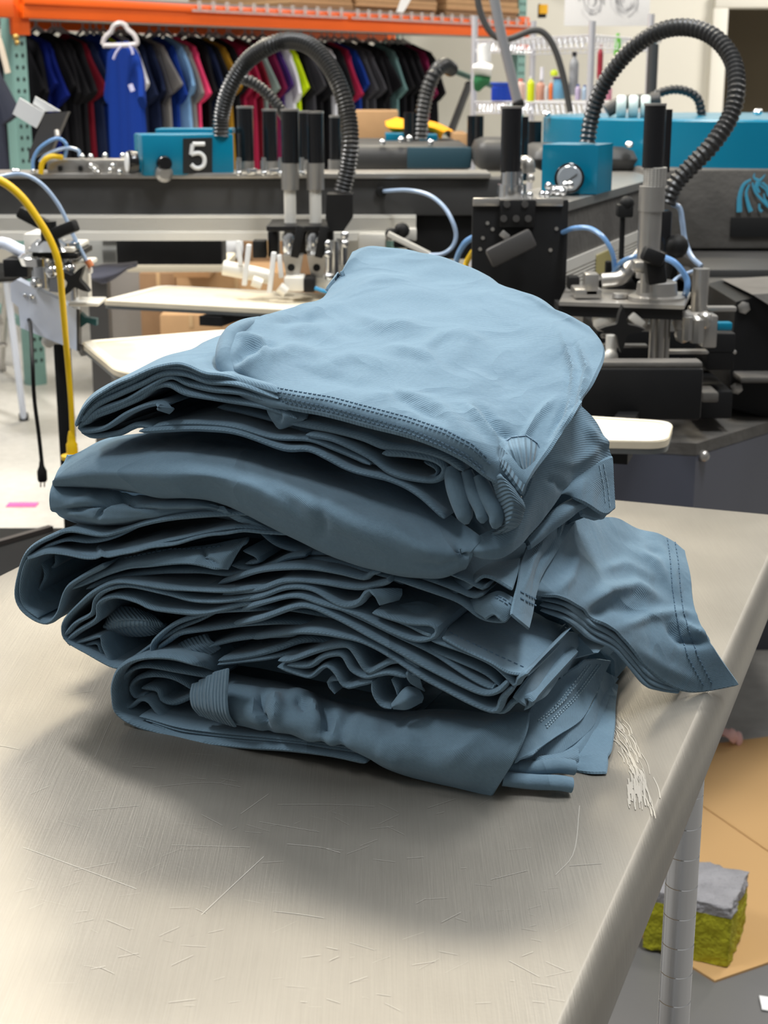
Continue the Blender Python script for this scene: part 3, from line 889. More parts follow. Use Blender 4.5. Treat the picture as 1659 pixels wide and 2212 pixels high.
flap5 = Sheet([
    [(230, 1216, .02), (300, 1196, .02), (370, 1186, .02), (440, 1180, .02), (500, 1166, .022), (535, 1160, .024)],
    [(200, 1240, .008), (280, 1212, .006), (360, 1200, .004), (430, 1198, .002), (490, 1192, .002), (528, 1172, .010)],
    [(150, 1272, .006), (250, 1232, .003), (330, 1220, .0), (400, 1216, -.002), (465, 1226, -.004), (492, 1228, .0), ]], 60, 18, rough=.0018, scale=26, seed=87, folds=[([(440, 1185), (445, 1205), (475, 1222)], -.003, 5)])
flap5.mesh(mb)
ribbon(mb, [(187, 1272, .01), (239, 1252), (330, 1238), (420, 1236), (500, 1242), (560, 1228)], .012, .002, .1, 88)
ribbon(mb, [(500, 1222), (540, 1232), (580, 1224), (620, 1206), (660, 1200)], .012, .0022, .1, 89)
ribbon(mb, [(525, 1190), (552, 1202), (558, 1214), (530, 1218)], .012, .0018, .08, 90)
ribbon(mb, [(560, 1150), (600, 1180), (660, 1196), (720, 1198), (790, 1225), (870, 1262)], .02, .0020, .1, 91)
ribbon(mb, [(640, 1210, .02), (720, 1215, .014), (800, 1236), (878, 1260), (934, 1279), (990, 1302), (1038, 1336), (1085, 1343), (1094, 1336)], .006, .0019, .1, 92)
ribbon(mb, [(850, 1228, .02), (920, 1252, .012), (980, 1274), (1020, 1290), (1044, 1284)], .008, .0018, .1, 93)
ribbon(mb, [(960, 1236), (1000, 1252), (1040, 1272), (1052, 1262)], .008, .0018, .1, 94)
top5 = Sheet([[(900, 1236, .06), (980, 1225, .05), (1040, 1218, .05), (1122, 1205, .06)], [(930, 1258, .03), (1000, 1250, .02), (1045, 1238, .02), (1114, 1240, .03)], [(960, 1284, .016), (1010, 1270, .012), (1048, 1242, .008), (1106, 1270, .012)]], 36, 16, rough=.001, seed=95)
top5.mesh(mb)
low5 = Sheet([[(1000, 1298, .018), (1042, 1286, .015), (1078, 1275, .015), (1114, 1292, .016)], [(1020, 1318, .008), (1050, 1304, .004), (1082, 1302, .003), (1112, 1316, .008)], [(1046, 1335, .002), (1066, 1326, .0), (1088, 1342, .0), (1102, 1332, .004)]], 26, 16, rough=.0012, seed=96)
low5.mesh(mb)
end5 = Sheet([
    [(1150, 1150, .10), (1128, 1215, .05), (1118, 1270, .018), (1106, 1326, .0)],
    [(1195, 1140, .125), (1162, 1208, .07), (1140, 1272, .03), (1123, 1342, .003)],
    [(1242, 1128, .155), (1196, 1200, .10), (1164, 1268, .055), (1141, 1357, .012)]], 40, 24, rough=.0016, seed=97, folds=[([(1185, 1150), (1150, 1210), (1130, 1270)], .003, 7), ([(1215, 1140), (1172, 1210), (1150, 1280)], -.002, 5)])
end5.mesh(mb)
mb.build('body', M_KNIT, sh)
mb = MB()
for d in (0, 14): end5.stitch(mb, [(1124, 1278 + d), (1142, 1287 + d), (1160, 1296 + d)], .003, .0014, .0009)
flap5.stitch(mb, [(270, 1206), (330, 1194), (370, 1186), (420, 1186), (480, 1180)], .0024, .0012, .0007)
for d in (0, 6): low5.stitch(mb, [(1070, 1285 + d), (1090, 1296 + d), (1106, 1308 + d)], .0022, .0012, .0007)
mb.build('stitching', M_THREAD, sh)

# ---- 6: the shirt fanned out to the right over the table
sh = shirt(1350, 1300, .2, 'light blue t-shirt sleeve fanned out of the pile towards the table edge')
mb = MB()
fan = Sheet([
    [(1215, 1120, .14), (1280, 1118, .21), (1330, 1119, .26), (1378, 1141, .29), (1420, 1151, .30), (1455, 1168, .305), (1480, 1188, .305)],
    [(1195, 1185, .11), (1262, 1185, .16), (1320, 1190, .21), (1375, 1210, .24), (1425, 1225, .26), (1465, 1240, .27), (1493, 1255, .275)],
    [(1175, 1240, .08), (1245, 1240, .12), (1305, 1255, .16), (1370, 1280, .2), (1430, 1305, .23), (1475, 1318, .245), (1502, 1322, .25)],
    [(1162, 1270, .06), (1225, 1275, .09), (1285, 1305, .13), (1355, 1345, .165), (1425, 1380, .2), (1485, 1395, .225), (1535, 1392, .24)],
    [(1160, 1283, .06), (1220, 1291, .08), (1272, 1326, .115), (1335, 1365, .145), (1400, 1442, .18), (1485, 1492, .22), (1596, 1479, .26)],
], 90, 70, .003, folds=[([(1262, 1310), (1310, 1275), (1370, 1265), (1430, 1300)], .006, 14), ([(1270, 1330), (1330, 1310), (1400, 1330)], -.004, 16), ([(1340, 1355), (1400, 1330), (1460, 1325), (1500, 1330)], .005, 12), ([(1440, 1350), (1470, 1385), (1530, 1388)], -.006, 10), ([(1445, 1335), (1490, 1360), (1525, 1372)], .004, 10),
                        ([(1370, 1180), (1410, 1210), (1450, 1270)], .003, 10), ([(1330, 1150), (1385, 1190), (1440, 1200)], -.002, 10), ([(1250, 1180), (1230, 1250), (1200, 1280)], .003, 12), ([(1420, 1160), (1450, 1230), (1470, 1290)], .002, 10), ([(1300, 1230), (1350, 1215), (1420, 1250)], .002, 10), ([(1360, 1390), (1430, 1440), (1500, 1470)], .002, 14)], rough=.0022, scale=16, seed=101)
fan.mesh(mb)
for k, dd in enumerate((0, 1, 2)):
    o = 15 * (dd + 1)
    ribbon(mb, [(1165, 1284 + o * .8, .07), (1222, 1296 + o, .085), (1268, 1332 + o, .115), (1328, 1368 + o * .9, .145), (1388, 1432 + o * 1.0, .175), (1425, 1466 + o * .6, .195), (1465, 1487 + o * .25, .212)], 0, .0014, .08, 102 + k, wob=.003)
filler(mb, [(1140, 1283), (1170, 1290), (1210, 1322), (1255, 1370), (1292, 1410), (1235, 1425), (1140, 1375)], .125, .15)
mb.build('body', M_KNIT, sh)
mb = MB()
for d in (0, 17): fan.stitch(mb, [(1441 + d, 1163 + d * .5), (1448 + d, 1215), (1452 + d, 1270), (1459 + d, 1322), (1470 + d * 1.2, 1370), (1486 + d * 1.3, 1420), (1522 + d * 1.2, 1486)], .0024, .0014, .0007)
mb.build('stitching', M_THREAD, sh)

# ---- 7: the thick smooth fold below the top pair
sh = shirt(560, 1080, .1, 'blue t-shirt forming the thick smooth fold under the top two shirts')
mb = MB()
filler(mb, [(170, 1050), (300, 1000), (500, 985), (760, 1060), (960, 1150), (1010, 1190), (940, 1225), (760, 1190), (560, 1120), (300, 1100), (170, 1100)], .04, .2)
roll7 = Sheet([
    [(150, 985, .02), (252, 938, .06), (350, 930, .08), (470, 930, .09), (600, 945, .09), (720, 985, .08), (830, 1020, .06), (930, 1080, .04), (1000, 1130, .02), (1042, 1160, .01)],
    [(128, 1008, .01), (220, 975, .02), (340, 965, .03), (470, 970, .035), (590, 990, .035), (710, 1030, .03), (810, 1070, .02), (900, 1110, .015), (975, 1150, .01), (1032, 1174, .004)],
    [(118, 1030, .002), (200, 1015, -.006), (330, 1015, -.012), (460, 1020, -.015), (580, 1050, -.015), (690, 1090, -.015), (790, 1130, -.015), (880, 1165, -.012), (960, 1190, -.008), (1016, 1194, -.002)],
    [(114, 1044, .003), (200, 1046, -.003), (330, 1058, -.009), (455, 1063, -.011), (572, 1108, -.012), (690, 1160, -.012), (780, 1190, -.012), (865, 1218, -.01), (950, 1232, -.006), (1012, 1216, .0)],
    [(116, 1052, .012), (202, 1058, .008), (330, 1075, .004), (455, 1082, .002), (568, 1134, .0), (688, 1192, .0), (768, 1220, .0), (850, 1240, .0), (945, 1252, .002), (1006, 1232, .006)],
    [(118, 1048, .04), (205, 1056, .04), (330, 1072, .04), (455, 1080, .04), (568, 1130, .04), (688, 1188, .04), (768, 1216, .04), (850, 1236, .04), (945, 1248, .03), (1004, 1228, .02)],
], 150, 60, .003, folds=[([(560, 1040), (620, 1075), (660, 1110)], -.003, 12), ([(690, 1080), (700, 1130), (690, 1160)], -.003, 12), ([(985, 1180), (1000, 1200), (1012, 1200)], -.005, 7), ([(820, 1120), (900, 1180), (960, 1200)], .002, 16), ([(300, 985), (420, 1000), (540, 1000)], .003, 24), ([(560, 1030), (640, 1080), (740, 1110)], .002, 20), ([(900, 1215), (950, 1225), (1000, 1210)], -.002, 7)],
    rough=.0032, scale=15, seed=121)
roll7.mesh(mb)
under7 = Sheet([
    [(120, 1034, .02), (200, 1050, .02), (330, 1070, .018), (455, 1078, .016), (585, 1138, .02)],
    [(108, 1066, .006), (195, 1080, .002), (330, 1090, .0), (455, 1093, .003), (590, 1144, .012)],
    [(106, 1086, .004), (185, 1104, -.002), (300, 1112, -.002), (455, 1104, .004), (592, 1150, .014)],
    [(112, 1104, .008), (185, 1126, .002), (270, 1128, .002), (455, 1112, .01), (594, 1154, .018)],
    [(128, 1116, .03), (190, 1134, .03), (270, 1136, .03), (455, 1116, .03), (594, 1156, .03)],
], 80, 40, .003, folds=[([(116, 1110), (165, 1100), (230, 1082), (290, 1066)], -.006, 6), ([(208, 1122), (218, 1098), (232, 1080)], -.005, 5), ([(262, 1064), (290, 1092), (350, 1108), (455, 1106)], -.004, 6), ([(150, 1088), (210, 1070)], .003, 10)], rough=.002, scale=22, seed=122)
under7.mesh(mb)
right7 = Sheet([
    [(1012, 1170, .008), (1045, 1150, .014), (1105, 1120, .024), (1135, 1070, .045), (1165, 1005, .075), (1210, 940, .115), (1252, 872, .16)],
    [(1012, 1188, .0), (1050, 1184, .002), (1105, 1168, .014), (1145, 1115, .042), (1190, 1048, .08), (1240, 980, .125), (1292, 915, .17)],
    [(1012, 1200, .003), (1050, 1206, .002), (1098, 1200, .014), (1148, 1152, .05), (1208, 1070, .1), (1258, 1024, .14), (1322, 986, .18)],
], 80, 30, .003, folds=[([(1050, 1165), (1110, 1140), (1150, 1080)], .002, 10), ([(1215, 1060), (1200, 1040), (1180, 1035)], -.003, 8), ([(1185, 1000), (1240, 1000), (1300, 960)], .002, 10), ([(1265, 915), (1290, 950), (1320, 960)], .003, 9)], rough=.002, scale=20, seed=123)
right7.mesh(mb)
sleeve7 = Sheet([
    [(1205, 1064, .10), (1250, 1028, .132), (1292, 1000, .16), (1322, 988, .178)],
    [(1212, 1068, .102), (1256, 1050, .126), (1300, 1040, .158), (1326, 1032, .174)],
    [(1216, 1066, .108), (1262, 1082, .122), (1306, 1108, .150), (1329, 1096, .166)]], 40, 30, .003, rough=.0012, seed=124)
sleeve7.mesh(mb)
Sheet([[(1140, 1166, .06), (1205, 1098, .1), (1258, 1064, .135)], [(1146, 1176, .056), (1208, 1118, .095), (1266, 1080, .13)], [(1148, 1186, .06), (1212, 1134, .1), (1272, 1094, .135)]], 20, 16, .004, rough=.003, seed=125).mesh(mb)
filler(mb, [(1105, 1196), (1150, 1140), (1205, 1066), (1252, 1040), (1284, 1080), (1284, 1110), (1240, 1126), (1180, 1160)], .155, .17)
Sheet([[(1255, 1078, .135), (1285, 1095, .15), (1328, 1092, .175)], [(1262, 1110, .135), (1290, 1118, .15), (1308, 1122, .165)]], 20, 10, .004, rough=.003, seed=126).mesh(mb)
mb.build('body', M_KNIT, sh)
mb = MB()
for d in (0, 9): sleeve7.stitch(mb, [(1294 + d, 1006 - d * .4), (1303 + d, 1050), (1308 + d, 1098)], .0026, .0014, .0008)
mb.build('stitching', mat('pale_blue_thread', (0.30, 0.42, 0.5), .8), sh)

# ---- 8: the second shirt from the top, thin layers at its left
sh = shirt(380, 850, .1, 'blue t-shirt of thin stacked layers directly under the puffed top shirt')
mb = MB()
filler(mb, [(190, 900), (225, 858), (300, 822), (360, 796), (420, 798), (500, 822), (600, 848), (680, 880), (760, 940), (900, 1010), (960, 1080), (760, 1005), (600, 950), (440, 920), (330, 920), (230, 930)], .05, .2)
top8 = Sheet([
    [(163, 918, .002), (181, 880, .0), (215, 848, .0), (278, 816, .0), (334, 790, .0), (379, 783, .0), (409, 788, .0), (446, 804, .0), (495, 811, .004), (600, 840, .01)],
    [(163, 914, .006), (185, 872, .012), (224, 838, .016), (290, 806, .02), (345, 783, .026), (392, 770, .034), (430, 768, .04), (470, 772, .05), (520, 770, .06), (610, 770, .07)],
    [(166, 908, .01), (190, 864, .02), (232, 830, .03), (302, 797, .045), (352, 773, .062), (402, 755, .09), (448, 738, .12), (500, 716, .15), (562, 690, .18), (650, 660, .22)],
    [(170, 910, .02), (196, 868, .04), (240, 834, .05), (310, 802, .065), (360, 778, .082), (410, 760, .11), (456, 744, .14), (508, 722, .17), (570, 696, .2), (656, 668, .24)],
], 110, 36, .0024, folds=[([(410, 770), (450, 785), (500, 800)], -.003, 8), ([(240, 838), (300, 820), (340, 800)], .002, 8), ([(440, 750), (480, 770), (500, 800)], .002, 10)], rough=.0018, scale=18, seed=131)
top8.mesh(mb)
ribbon(mb, [(600, 848), (495, 820), (446, 814), (409, 798), (379, 793), (334, 799), (278, 826), (215, 858), (176, 896)], .003, .0030, .16, 130)
ribbon(mb, [(600, 862), (514, 832), (446, 826), (394, 809), (349, 809), (304, 830), (252, 853), (205, 876), (175, 910)], .001, .0022, .12, 132)
ribbon(mb, [(620, 886), (532, 853), (458, 843), (401, 831), (364, 816), (319, 838), (267, 867), (209, 890), (178, 917)], .002, .0022, .12, 133)
ribbon(mb, [(640, 905), (570, 880), (476, 865), (401, 850), (362, 832), (327, 839), (297, 861), (245, 883), (196, 902), (170, 920), (178, 932), (222, 926), (271, 895), (316, 876), (349, 872), (362, 876)], .003, .0022, .12, 134)
ribbon(mb, [(176, 935), (200, 943), (250, 938), (290, 920), (330, 925)], .006, .0022, .12, 135)
ribbon(mb, [(330, 922), (380, 916), (439, 916), (514, 924), (588, 946), (663, 950), (720, 970), (800, 1005)], .006, .0022, .12, 136)
ribbon(mb, [(300, 932), (370, 928), (439, 928), (514, 936), (607, 969), (663, 972), (705, 990), (760, 1017), (840, 1038), (900, 1068), (960, 1120)], .004, .0024, .12, 137)
Sheet([[(340, 870, .0), (360, 866, .006)], [(346, 880, -.003), (374, 884, .004)], [(340, 888, .004), (366, 896, .01)]], 10, 10, rough=.0006, seed=138).mesh(mb)
ribbon(mb, [(470, 880, .03), (560, 900), (640, 925), (700, 945)], .02, .002, .1, 139)
mb.build('body', M_KNIT, sh)

# ---- 9: the top shirt
sh = shirt(900, 860, .1, 'pale lit blue t-shirt lying puffed up on top of the pile, seamed hem in front')
mb = MB()
filler(mb, [(540, 850), (640, 830), (800, 860), (960, 930), (1080, 1000), (1100, 1060), (1060, 1120), (980, 1060), (830, 1010), (700, 940), (600, 900)], .04, .2)
cloth9 = Sheet([
    [(497, 805, .022), (588, 868, .004), (700, 893, -.003), (800, 919, -.006), (900, 946, -.007), (1000, 990, -.006), (1062, 1034, .0), (1128, 1066, .008)],
    [(487, 775, .024), (598, 832, .008), (710, 857, .004), (805, 880, .002), (905, 906, .001), (1010, 945, .001), (1075, 985, .006), (1140, 1034, .012)],
    [(490, 742, .04), (618, 780, .046), (720, 800, .046), (820, 815, .046), (920, 840, .045), (1020, 880, .042), (1100, 930, .036), (1172, 985, .032)],
    [(503, 708, .07), (640, 728, .10), (740, 738, .10), (840, 747, .10), (940, 767, .10), (1045, 802, .095), (1140, 850, .085), (1238, 898, .068)],
    [(572, 686, .12), (670, 686, .15), (760, 684, .16), (860, 688, .16), (965, 703, .16), (1070, 733, .15), (1170, 772, .135), (1286, 808, .108)],
    [(650, 664, .18), (705, 650, .205), (790, 628, .222), (880, 630, .222), (985, 647, .22), (1090, 677, .2), (1190, 707, .175), (1303, 763, .135)],
    [(708, 640, .235), (735, 608, .255), (810, 580, .275), (900, 586, .274), (1000, 606, .268), (1100, 640, .244), (1190, 680, .205), (1296, 736, .152)],
    [(744, 575, .275), (766, 550, .29), (815, 544, .31), (910, 557, .306), (1005, 583, .296), (1090, 616, .27), (1170, 651, .228), (1276, 708, .172)],
    [(758, 540, .305), (780, 530, .315), (818, 529, .33), (912, 545, .324), (1002, 574, .312), (1086, 611, .286), (1166, 646, .244), (1270, 702, .182)],
    [(758, 543, .33), (780, 533, .34), (818, 532, .355), (912, 548, .35), (1002, 577, .34), (1086, 614, .31), (1166, 649, .27), (1262, 704, .21)],
], 170, 130, .0034, folds=[
    ([(500, 790), (530, 760), (570, 748), (600, 760)], -.006, 10), ([(505, 730), (545, 740), (575, 745)], .005, 9), ([(560, 790), (590, 770), (640, 760), (700, 765)], .005, 15), ([(600, 735), (660, 715), (720, 720)], .005, 16),
    ([(520, 800), (560, 780), (580, 745)], .004, 9), ([(640, 690), (700, 668), (760, 660)], .003, 10), ([(760, 680), (830, 705), (900, 700)], .004, 12), ([(900, 760), (950, 730), (1000, 725), (1050, 745)], .004, 12),
    ([(840, 745), (900, 765), (940, 775)], .003, 10), ([(700, 790), (760, 770), (850, 785)], .003, 14), ([(780, 860), (860, 850), (930, 870), (1000, 930)], .003, 12), ([(820, 835), (900, 880), (960, 910)], -.003, 10), ([(1000, 880), (1040, 920), (1080, 960)], .004, 8),
    ([(1030, 880), (1080, 930), (1110, 945)], -.004, 8), ([(1080, 940), (1085, 965), (1078, 990)], -.003, 6), ([(1180, 990), (1225, 900), (1240, 800), (1215, 720)], .004, 7), ([(1205, 960), (1250, 880), (1270, 800), (1250, 740)], .004, 6), ([(1190, 940), (1230, 860), (1232, 790)], -.003, 8),
    ([(760, 640), (830, 600), (900, 600)], .002, 12), ([(700, 710), (780, 720), (860, 712)], -.003, 12), ([(860, 620), (960, 640), (1020, 680)], .002, 14), ([(960, 800), (1030, 790), (1120, 830)], -.002, 16), ([(1120, 960), (1160, 900), (1200, 860)], .003, 8), ([(640, 800), (720, 815), (800, 830)], -.002, 12), ([(590, 700), (640, 690), (690, 690)], -.003, 8)],
    rough=.0034, scale=15, seed=141)
cloth9.mesh(mb)
# the thick rolled border at the left end of the top shirt
mb.tube(smooth_path([S(560, 696, .125), S(528, 706, .085), S(503, 722, .06), S(490, 748, .042), S(486, 778, .028), S(496, 808, .02), S(530, 842, .012), S(580, 866, .006), S(640, 881, .003)], 60), .0062, 14, rfn=lambda t: .35 + .75 * math.sin(math.pi * min(1, .12 + t * .9)) ** .7)
# turned-under flap at the left of the hem
Sheet([[(572, 862, .012), (612, 872, .010), (664, 890, .012)], [(578, 892, .008), (612, 900, .002), (656, 908, .008)], [(598, 922, .012), (607, 926, .010), (634, 917, .014)]], 20, 16, rough=.002, seed=142, folds=[([(600, 880), (605, 915)], -.003, 6)]).mesh(mb)
ribbon(mb, [(610, 908), (640, 916), (700, 926), (780, 945), (831, 966), (900, 974), (960, 990), (1000, 1018)], .006, .0030, .1, 143)
ribbon(mb, [(660, 940), (720, 950), (790, 985), (835, 1018), (880, 1034), (930, 1041), (952, 1029), (955, 1010), (930, 992), (880, 984), (825, 980)], .005, .0024, .12, 144)
ribbon(mb, [(800, 1000), (838, 1010), (900, 1036), (938, 1030), (942, 1014), (915, 998)], .012, .0018, .1, 145)
for pts, r in [([(975, 1010), (985, 1045), (998, 1090), (1008, 1132)], .0068), ([(1008, 1018), (1022, 1060), (1040, 1100), (1042, 1130)], .0052), ([(1035, 1028), (1052, 1070), (1072, 1110), (1068, 1142)], .0056)]:
    mb.tube(smooth_path([S(x, y, .012 - .004 * i) for i, (x, y) in enumerate(pts)], 24), r, 14, rfn=lambda t: .75 + .35 * math.sin(math.pi * min(1, t * 1.1)) - (.5 * max(0, t - .9) / .1), flat=.8)
mb.build('body', M_KNIT, sh)
mb = MB()
wrap9 = Sheet([
    [(1060, 1036, .006), (1072, 1070, .006), (1082, 1105, .008), (1076, 1140, .012), (1052, 1154, .018)],
    [(1085, 1030, -.001), (1100, 1060, -.003), (1108, 1092, -.003), (1098, 1132, .0), (1062, 1156, .012)],
    [(1120, 1066, .006), (1131, 1088, .006), (1131, 1104, .008), (1118, 1134, .01), (1074, 1158, .016)],
    [(1122, 1070, .03), (1132, 1090, .03), (1131, 1106, .03), (1118, 1136, .03), (1074, 1158, .03)]], 40, 26, .003, rough=.0008, seed=146)
wrap9.mesh(mb)
cuff9 = Sheet([
    [(1080, 960, .022), (1104, 943, .032), (1136, 940, .038), (1160, 955, .04), (1171, 982, .036)],
    [(1090, 978, .014), (1112, 968, .018), (1138, 970, .024), (1156, 982, .028), (1166, 1000, .03)],
    [(1104, 1002, .012), (1122, 1004, .012), (1138, 1008, .016), (1150, 1016, .02), (1158, 1022, .024)],
    [(1120, 1022, .014), (1130, 1024, .012), (1140, 1028, .014), (1148, 1032, .018), (1152, 1030, .024)]], 36, 30, .003, rough=.0006, seed=147)
cuff9.mesh(mb)
Sheet([[(1076, 958, .016), (1100, 985, .012), (1139, 1032, .012)], [(1070, 985, .006), (1092, 1012, .002), (1128, 1062, .004)]], 24, 12, .003, rough=.0006, seed=148).mesh(mb)
mb.build('neckband', M_RIB, sh)
mb = MB()
up = [(520, 816), (560, 835), (640, 850), (715, 862), (800, 884), (880, 905), (960, 932), (1020, 963), (1060, 1000)]
dn = [(540, 838), (590, 858), (660, 874), (720, 886), (800, 908), (880, 930), (950, 958), (1010, 988), (1050, 1022)]
for line in (up, dn):
    for d in (-4, 4): cloth9.stitch(mb, [(x, y + d) for x, y in line], .0018, .0011, .0008)
cuff9.stitch(mb, [(1082, 962), (1104, 946), (1136, 942), (1160, 957), (1170, 982)], .004, .0003, .0010)
mb.build('stitching', M_THREAD, sh)
# ------------------------------------------------------------------ screen printing press
def M(n, y): return n * y * 0.985 / F_PX            # metres for a length in photo pixels at distance y

def pbox(mb, x0, y0, x1, y1, y, dep, bevel=0.003):
    a, b = P(x0, y0, y), P(x1, y1, y)
    mb.box(((a.x + b.x) / 2, y + dep / 2, (a.z + b.z) / 2), (abs(b.x - a.x), dep, abs(a.z - b.z)), bevel=min(bevel, dep * .3))
    return mb

def pcyl(mb, x, y0, y1, y, r, seg=20):
    a = P(x, y0, y); b = P(x, y1, y)
    mb.cyl((a.x, y, b.z), (a.x, y, a.z), r, seg)
    return mb

def ptube(mb, pts, r, n=40, seg=10, **kw):
    mb.tube(smooth_path([P(*p) for p in pts], n), r, seg, **kw)
    return mb

def pprism(mb, poly, y, dep):
    mb.prism([P(x, yy, y) for x, yy in poly], (0, dep, 0))
    return mb

def corrugated(mb, pts, r, pitch, seg=14):
    path = smooth_path([P(*p) for p in pts], 200)
    path = resample(path, pitch / 6)
    mb.tube(path, r, seg, rfn=lambda t: 1 + 0.10 * math.cos(2 * math.pi * t * (len(path) - 1) / 6) * (1 if True else 0))
    return mb

M_TEAL = mat('teal_enamel', (0.0, 0.185, 0.31), 0.25, vary=.05)
M_BLACKM = mat('black_powder_coat', (0.010, 0.010, 0.0105), 0.5, vary=.3, vscale=20, spec=.25)
M_CHAR = mat('charcoal_paint', (0.045, 0.044, 0.043), 0.5, vary=.25, vscale=10)
M_DUSTY = mat('dusty_grey_paint', (0.095, 0.088, 0.079), 0.75, vary=.35, vscale=14, bump=.2)
M_ALU = mat('aluminium', (0.78, 0.75, 0.68), 0.42, 0.12, vary=.06)
M_SILVER = mat('dull_steel', (0.46, 0.44, 0.41), 0.30, 0.75, vary=.15, vscale=30)
M_BLKGLOSS = mat('black_gloss', (0.010, 0.010, 0.011), 0.16)
M_HOSE = mat('black_corrugated_hose', (0.022, 0.022, 0.022), 0.36)
M_WHITE = mat('white_plastic', (0.80, 0.80, 0.79), 0.45)
M_PLATEN = mat('glue_worn_platen_board', (0.70, 0.62, 0.47), 0.7, vary=.16, vscale=9)
M_PLATEDGE = mat('platen_steel_edge', (0.16, 0.17, 0.17), 0.4, .6)
M_BLUETUBE = mat('clear_blue_air_tube', (0.16, 0.33, 0.62), 0.25, spec=.6)
M_PALEBLUE = mat('pale_clear_tube', (0.34, 0.45, 0.62), 0.25, spec=.6)
M_YELLOW = mat('yellow_cord', (0.80, 0.50, 0.0), 0.45)
M_BLACKR = mat('matt_black_plastic', (0.009, 0.009, 0.009), 0.6, spec=.25)
M_DARKGREY = mat('dark_grey_plastic', (0.055, 0.052, 0.05), 0.5)
M_SILBLUE = mat('bare_zinc_plate', (0.74, 0.80, 0.93), 0.5, 0.0, vary=.05)
M_GAUGE = mat('gauge_glass', (0.34, 0.37, 0.40), 0.12, .3)
M_TEALLOGO = mat('light_blue_print', (0.05, 0.32, 0.48), 0.6)

def screw(mb, x, y, d, r=.006):
    p = P(x, y, d); mb.ball(p, r, 10); return mb

# ---- hub: drum, chassis with the horse mark, base
hub = thing('screen_printing_press', (0.95, 4.0, 0), 'hub and base of the teal and black screen printing press with horse emblem', 'printing press')
HC = Vector((0.95, 4.02, 0))
mb = MB(); mb.lathe([(.40, 1.165), (.53, 1.168), (.535, 1.172), (.535, 1.276), (.53, 1.281), (.10, 1.283)], HC, seg=72)
mb.build('drum', M_TEAL, hub)
mb = MB()
for x, y in ((1180, 246), (1637, 242), (1360, 312)): mb.ball(P(x, y, 3.6 if x > 1300 else 3.95), .012, 10, (1, 1, .7))
mb.split('drum_bolt', M_CHROME, hub)
mb = MB()
for k in range(3):
    c = P(1342 + 26 * k, 232, 3.75)
    mb.lathe([(.012, -.012), (.026, -.011), (.029, -.006), (.029, .006), (.026, .011), (.012, .012)], c, (1, -.15, 0), 24)
mb.split('valve_ring', mat('pale_green_plastic', (.62, .72, .68), .4), hub)
mb = MB(); ptube(mb, [(1310, 240, 3.78), (1345, 222, 3.78), (1400, 218, 3.78), (1425, 214, 3.78)], .017, 12); mb.build('valve_barrel', M_DARKGREY, hub)
mb = MB(); corrugated(mb, [(1395, 236, 3.95), (1412, 208, 3.95), (1450, 194, 3.95), (1485, 198, 3.95), (1508, 215, 3.95), (1517, 252, 3.95)], .011, .012); mb.build('cable_conduit', M_HOSE, hub)
mb = MB()
pbox(mb, 1395, 366, 1900, 538, 3.46, .8, .006)
ch = mb.build('chassis', M_DUSTY, hub)
mb = MB(); pbox(mb, 1580, 470, 1760, 512, 3.452, .02, .001); mb.build('slot', mat('slot_black', (.004, .004, .004), .9), ch)
# horse head mark: mane strands, face and ears as raised strokes
mb = MB()
def stroke(pts, w0, w1, y=3.452):
    p = smooth_path([P(a, b, y) for a, b in pts], 18)
    mb.tube(p, M(1, y), 8, rfn=lambda t: w0 + (w1 - w0) * t if t < 1 else w1, flat=1)
    for v in mb.v[-18 * 8:]: v.y = y + (v.y - y) * .15
for pts, a, b in [([(1622, 388), (1606, 400), (1598, 425), (1597, 458)], 2.5, 6), ([(1619, 398), (1612, 416), (1616, 440), (1622, 457)], 2, 5), ([(1630, 374), (1629, 384), (1638, 390)], 1, 3.5), ([(1653, 377), (1646, 386), (1640, 391)], 1, 3.5),
                  ([(1625, 394), (1632, 416), (1648, 434), (1655, 441)], 2, 3.5), ([(1640, 392), (1634, 404), (1640, 416)], 6, 3), ([(1646, 394), (1657, 404), (1664, 420), (1668, 436)], 2.5, 3), ([(1655, 441), (1662, 446), (1668, 444)], 4, 3), ([(1642, 400), (1654, 410), (1660, 424)], 2, 2), ([(1640, 440), (1641, 452), (1646, 457)], 2, 3), ([(1650, 418), (1652, 430), (1658, 438)], 1.6, 2.5)]:
    stroke(pts, a, b)
mb.build('horse_emblem', M_TEALLOGO, ch)
mb = MB(); mb.lathe([(.18, .60), (.34, .62), (.36, .80), (.30, .86), (.30, .96), (.2, 1.0)], HC, seg=40); mb.build('turntable', M_BLACKM, hub)
mb = MB()
c0, c1, c2 = P(1505, 958, 2.42), P(1180, 952, 2.50), P(1720, 898, 2.75)
top = c0.z
foot = [Vector((c0.x, c0.y, 0)), Vector((c2.x + .3, c2.y + .25, 0)), Vector((c2.x + .3, 4.6, 0)), Vector((c1.x - .1, 4.6, 0)), Vector((c1.x - .1, c1.y, 0))]
mb.prism([p + Vector((0, 0, top - .02)) for p in foot], (0, 0, .54 - top))
mb.box((HC.x, HC.y - .1, .27), (.9, .8, .54))
base = mb.build('base', mat('dark_slate_enamel', (0.075, 0.080, 0.105), 0.45, vary=.15, vscale=4), hub)
mb = MB(); mb.prism([p + Vector((0, 0, top)) for p in foot], (0, 0, -.022)); mb.build('base_top', M_DUSTY, base)
mb = MB()
nr = Vector((c2.y - c0.y, -(c2.x - c0.x), 0)).normalized()
def on_side(px, py):
    r = ray(px, py); t = (c0 - CAM).dot(nr) / r.dot(nr); return CAM + r * t + nr * .002
